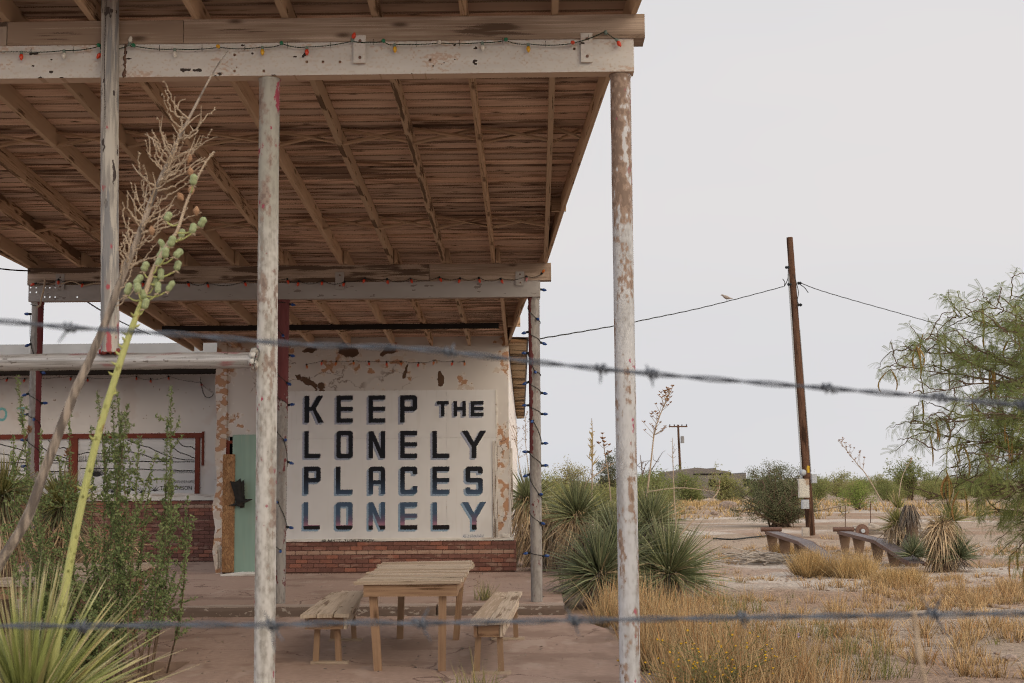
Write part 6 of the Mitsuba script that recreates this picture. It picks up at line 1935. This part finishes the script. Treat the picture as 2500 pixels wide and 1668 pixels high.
ramp('rusty metal vehicle ramp nearer the utility pole', [(5.522, 33.4, 0.445), (5.418, 28.8, 0.401), (5.287, 25.0, 0.158)], (.04, .45, .9))
ramp('rusty metal vehicle ramp beside the straw-skirted yucca', [(7.24, 33.6, 0.426), (6.996, 29.0, 0.399), (6.794, 25.6, 0.144)], (.04, .45, .92, 1.4))
dsk = thing('rusty_disc', 'rusty steel wheel disc standing behind the right-hand ramp', 'wheel')
c = np.array((7.882, 34.5, 0.402))
MB().lathe(c + (0, .03, 0), (.15, -1, .1), [(0, .165), (.03, .165), (.035, .15), (.02, .1), (.06, .06), (.075, .02), (.076, .002)], 20).part(dsk, 'disc', 'rust')
MB().lathe(c + (0, -.02, 0), (.15, -1, .1), [(0, .05), (.05, .05), (.055, .01)], 10).part(dsk, 'hub', 'galvanised')
lg = thing('log_pile', 'heap of dry split logs behind the right-hand ramp', 'log pile')
c0 = np.array((10.304, 41.255, 0.0))
for i in range(16):
    a = R.normal(0, .5)
    c = c0 + np.array([R.uniform(-.75, .75), R.uniform(-.3, .5), .05 + .07 * (i % 4)])
    d = np.array([math.cos(a), math.sin(a), R.normal(0, .12)]) * R.uniform(.3, .6)
    MB().tube([c - d, c + R.normal(0, .01, 3), c + d], R.uniform(.04, .075), 7, pid=600 + i).part(lg, 'log', 'grey_wood')
br = thing('brush_pile', 'low pile of bleached grey sticks left of the left-hand ramp', 'brush pile')
c0 = np.array((4.712, 29.122, 0.0))
mb = MB()
for i in range(90):
    a = R.normal(0.1, .5)
    c = c0 + np.array([R.normal(0, .32), R.normal(0, .28), .03 + abs(R.normal(0, .06))])
    d = np.array([math.cos(a), math.sin(a), R.normal(0, .12)]) * R.uniform(.15, .5)
    mb.tube(np.array([c - d, c + R.normal(0, .03, 3), c + d]), [R.uniform(.008, .02), .012, .006], 5, pid=700 + i)
k = mb.part(br, 'sticks', 'grey_wood')
tag(k, None, kind='stuff')
for (a, b), lab in zip([((10.314, 47.59, -0.02), (10.211, 47.003, 0.792)), ((11.618, 49.592, -0.02), (11.504, 48.98, 0.884))], ('thin steel stake in the gravel behind the ramps, nearer the pole', 'thin steel stake in the gravel behind the ramps, nearer the yuccas')):
    k = thing('steel_stake', lab, 'stake')
    MB().tube([a, b], .014, 6).part(k, 'rod', 'rust')
    MB().box((a[0] - .12, a[1] - .1, -.06), (a[0] + .12, a[1] + .1, .03)).part(k, 'foot', 'stone')
hz = thing('water_hose', 'dark hose lying across the gravel toward the left-hand ramp', 'hose')
MB().tube(curve([(5.118, 40.937, 0.0), (5.551, 40.222, 0.0), (6.212, 41.381, 0.0), (7.095, 42.928, 0.0)], 8), .025, 6).part(hz, 'tube', 'cable')

# ------------------------------------------------------------------ barbed wire in front
def barbed(label, pts, barbs):
    t = thing('barbed_wire', label, 'barbed wire')
    c_ = curve(pts, 60)
    s = np.r_[0, np.cumsum(np.linalg.norm(np.diff(c_, axis=0), axis=1))]
    q = np.linspace(0, s[-1], 900)
    P = np.stack([np.interp(q, s, c_[:, j]) for j in range(3)], -1)
    ph = q * 2 * np.pi / .135 + .5 * np.sin(q * 7)
    for o in (0, np.pi):
        MB().tube(P + np.c_[0 * ph, np.cos(ph + o) * .0021, np.sin(ph + o) * .0021], .00165, 6).part(t, 'strand', 'fence_wire', True)
    for b, tails in barbs:
        b = np.array(b)
        i = np.abs(P[:, 0] - b[0]).argmin()
        b = P[i]
        mb = MB()
        a = np.linspace(0, 4 * np.pi, 26)
        mb.tube(b + np.c_[np.linspace(-.007, .007, 26), np.cos(a) * .0056, np.sin(a) * .0056], .0017, 5)
        for dx, dz in tails:
            e = np.array([dx, R.normal(0, .006), dz]) * 1.0
            mb.tube([b + unit(e) * .003, b + e * .6 + (0, 0, .0), b + e], [.0015, .0014, .0007], 5)
        mb.part(t, 'barb', 'fence_wire', True)


DW = 1.75
barbed('upper strand of barbed wire sloping down to the right', [(-1.158, 1.75, 1.864), (-0.826, 1.75, 1.816), (-0.662, 1.75, 1.806), (-0.58, 1.75, 1.798), (-0.433, 1.75, 1.787), (-0.281, 1.75, 1.773), (-0.146, 1.75, 1.767), (0.005, 1.75, 1.749), (0.139, 1.75, 1.734), (0.289, 1.75, 1.72), (0.443, 1.75, 1.706), (0.602, 1.75, 1.69), (0.787, 1.75, 1.672), (1.049, 1.75, 1.655)],
       list(zip([(-0.575, 1.75, 1.798), (-0.101, 1.75, 1.764), (0.085, 1.75, 1.74), (0.147, 1.75, 1.734), (0.364, 1.75, 1.714), (0.501, 1.75, 1.701), (0.599, 1.75, 1.69)], [[(-.011, -.020), (.010, .003)], [(.004, .012), (-.008, -.004)], [(-.002, -.018), (.006, .006)], [(-.006, .012), (.002, -.016), (.008, .004)], [(.012, -.006), (-.012, .003)], [(.010, -.004), (-.012, .006)], [(.004, .014), (.006, -.014)]])))
barbed('lower strand of barbed wire across the slab and the grass', [(-1.102, 1.7, 1.443), (-0.788, 1.7, 1.436), (-0.633, 1.7, 1.437), (-0.534, 1.7, 1.436), (-0.41, 1.7, 1.437), (-0.317, 1.7, 1.436), (-0.204, 1.7, 1.438), (-0.137, 1.7, 1.437), (0.043, 1.7, 1.439), (0.14, 1.7, 1.44), (0.243, 1.7, 1.441), (0.345, 1.7, 1.442), (0.467, 1.7, 1.443), (0.574, 1.7, 1.444), (0.752, 1.7, 1.445), (1.005, 1.7, 1.447)],
       list(zip([(-0.534, 1.7, 1.436), (-0.311, 1.7, 1.436), (-0.134, 1.7, 1.437), (0.046, 1.7, 1.439), (0.245, 1.7, 1.441), (0.469, 1.7, 1.443)], [[(.002, .008), (.004, -.012)], [(-.008, .016), (.014, -.018), (.004, -.03)], [(.010, .018), (-.012, .006), (.012, -.022)], [(-.010, .016), (.006, -.018), (.01, .004)], [(-.004, .010), (.002, -.014)], [(-.012, .020), (.010, .024), (.014, -.026)]])))
ds2 = thing('dry_weed', 'pale dry weed stem standing against the lower barbed wire', 'weed')
q = curve([(0.44, 1.68, 1.449), (0.445, 1.69, 1.43), (0.447, 1.69, 1.4), (0.456, 1.7, 1.364), (0.473, 1.72, 1.295), (0.49, 1.74, 1.19)], 8)
mb = MB().tube(q, np.linspace(.0026, .0032, len(q)), 8)
mb.lathe(q[16], (0, 0, 1), [(-.008, .002), (-.003, .0042), (.003, .0042), (.008, .002)], 8)
mb.part(ds2, 'stalk', 'pale_twig', True)
vf = thing('violet_flower', 'tiny violet flower head in the tall dry grass', 'flower')
p = np.array((2.094, 11.5, 0.384))
mb = MB()
for a in np.linspace(0, 2 * np.pi, 9)[:-1]:
    d = np.array([math.cos(a), .4 * math.sin(a) - .3, math.sin(a)])
    mb.raw([p, p + d * .014 + (.004, 0, 0), p + d * .024, p + d * .014 - (.004, 0, 0)], [(0, 1, 2), (0, 2, 3)])
mb.part(vf, 'petals', 'violet_flower')
MB().tube([(p[0] - .05, p[1], -.04), (p[0] - .01, p[1], p[2] * .5), p], .002, 4).part(vf, 'flower_stem', 'green_grass')
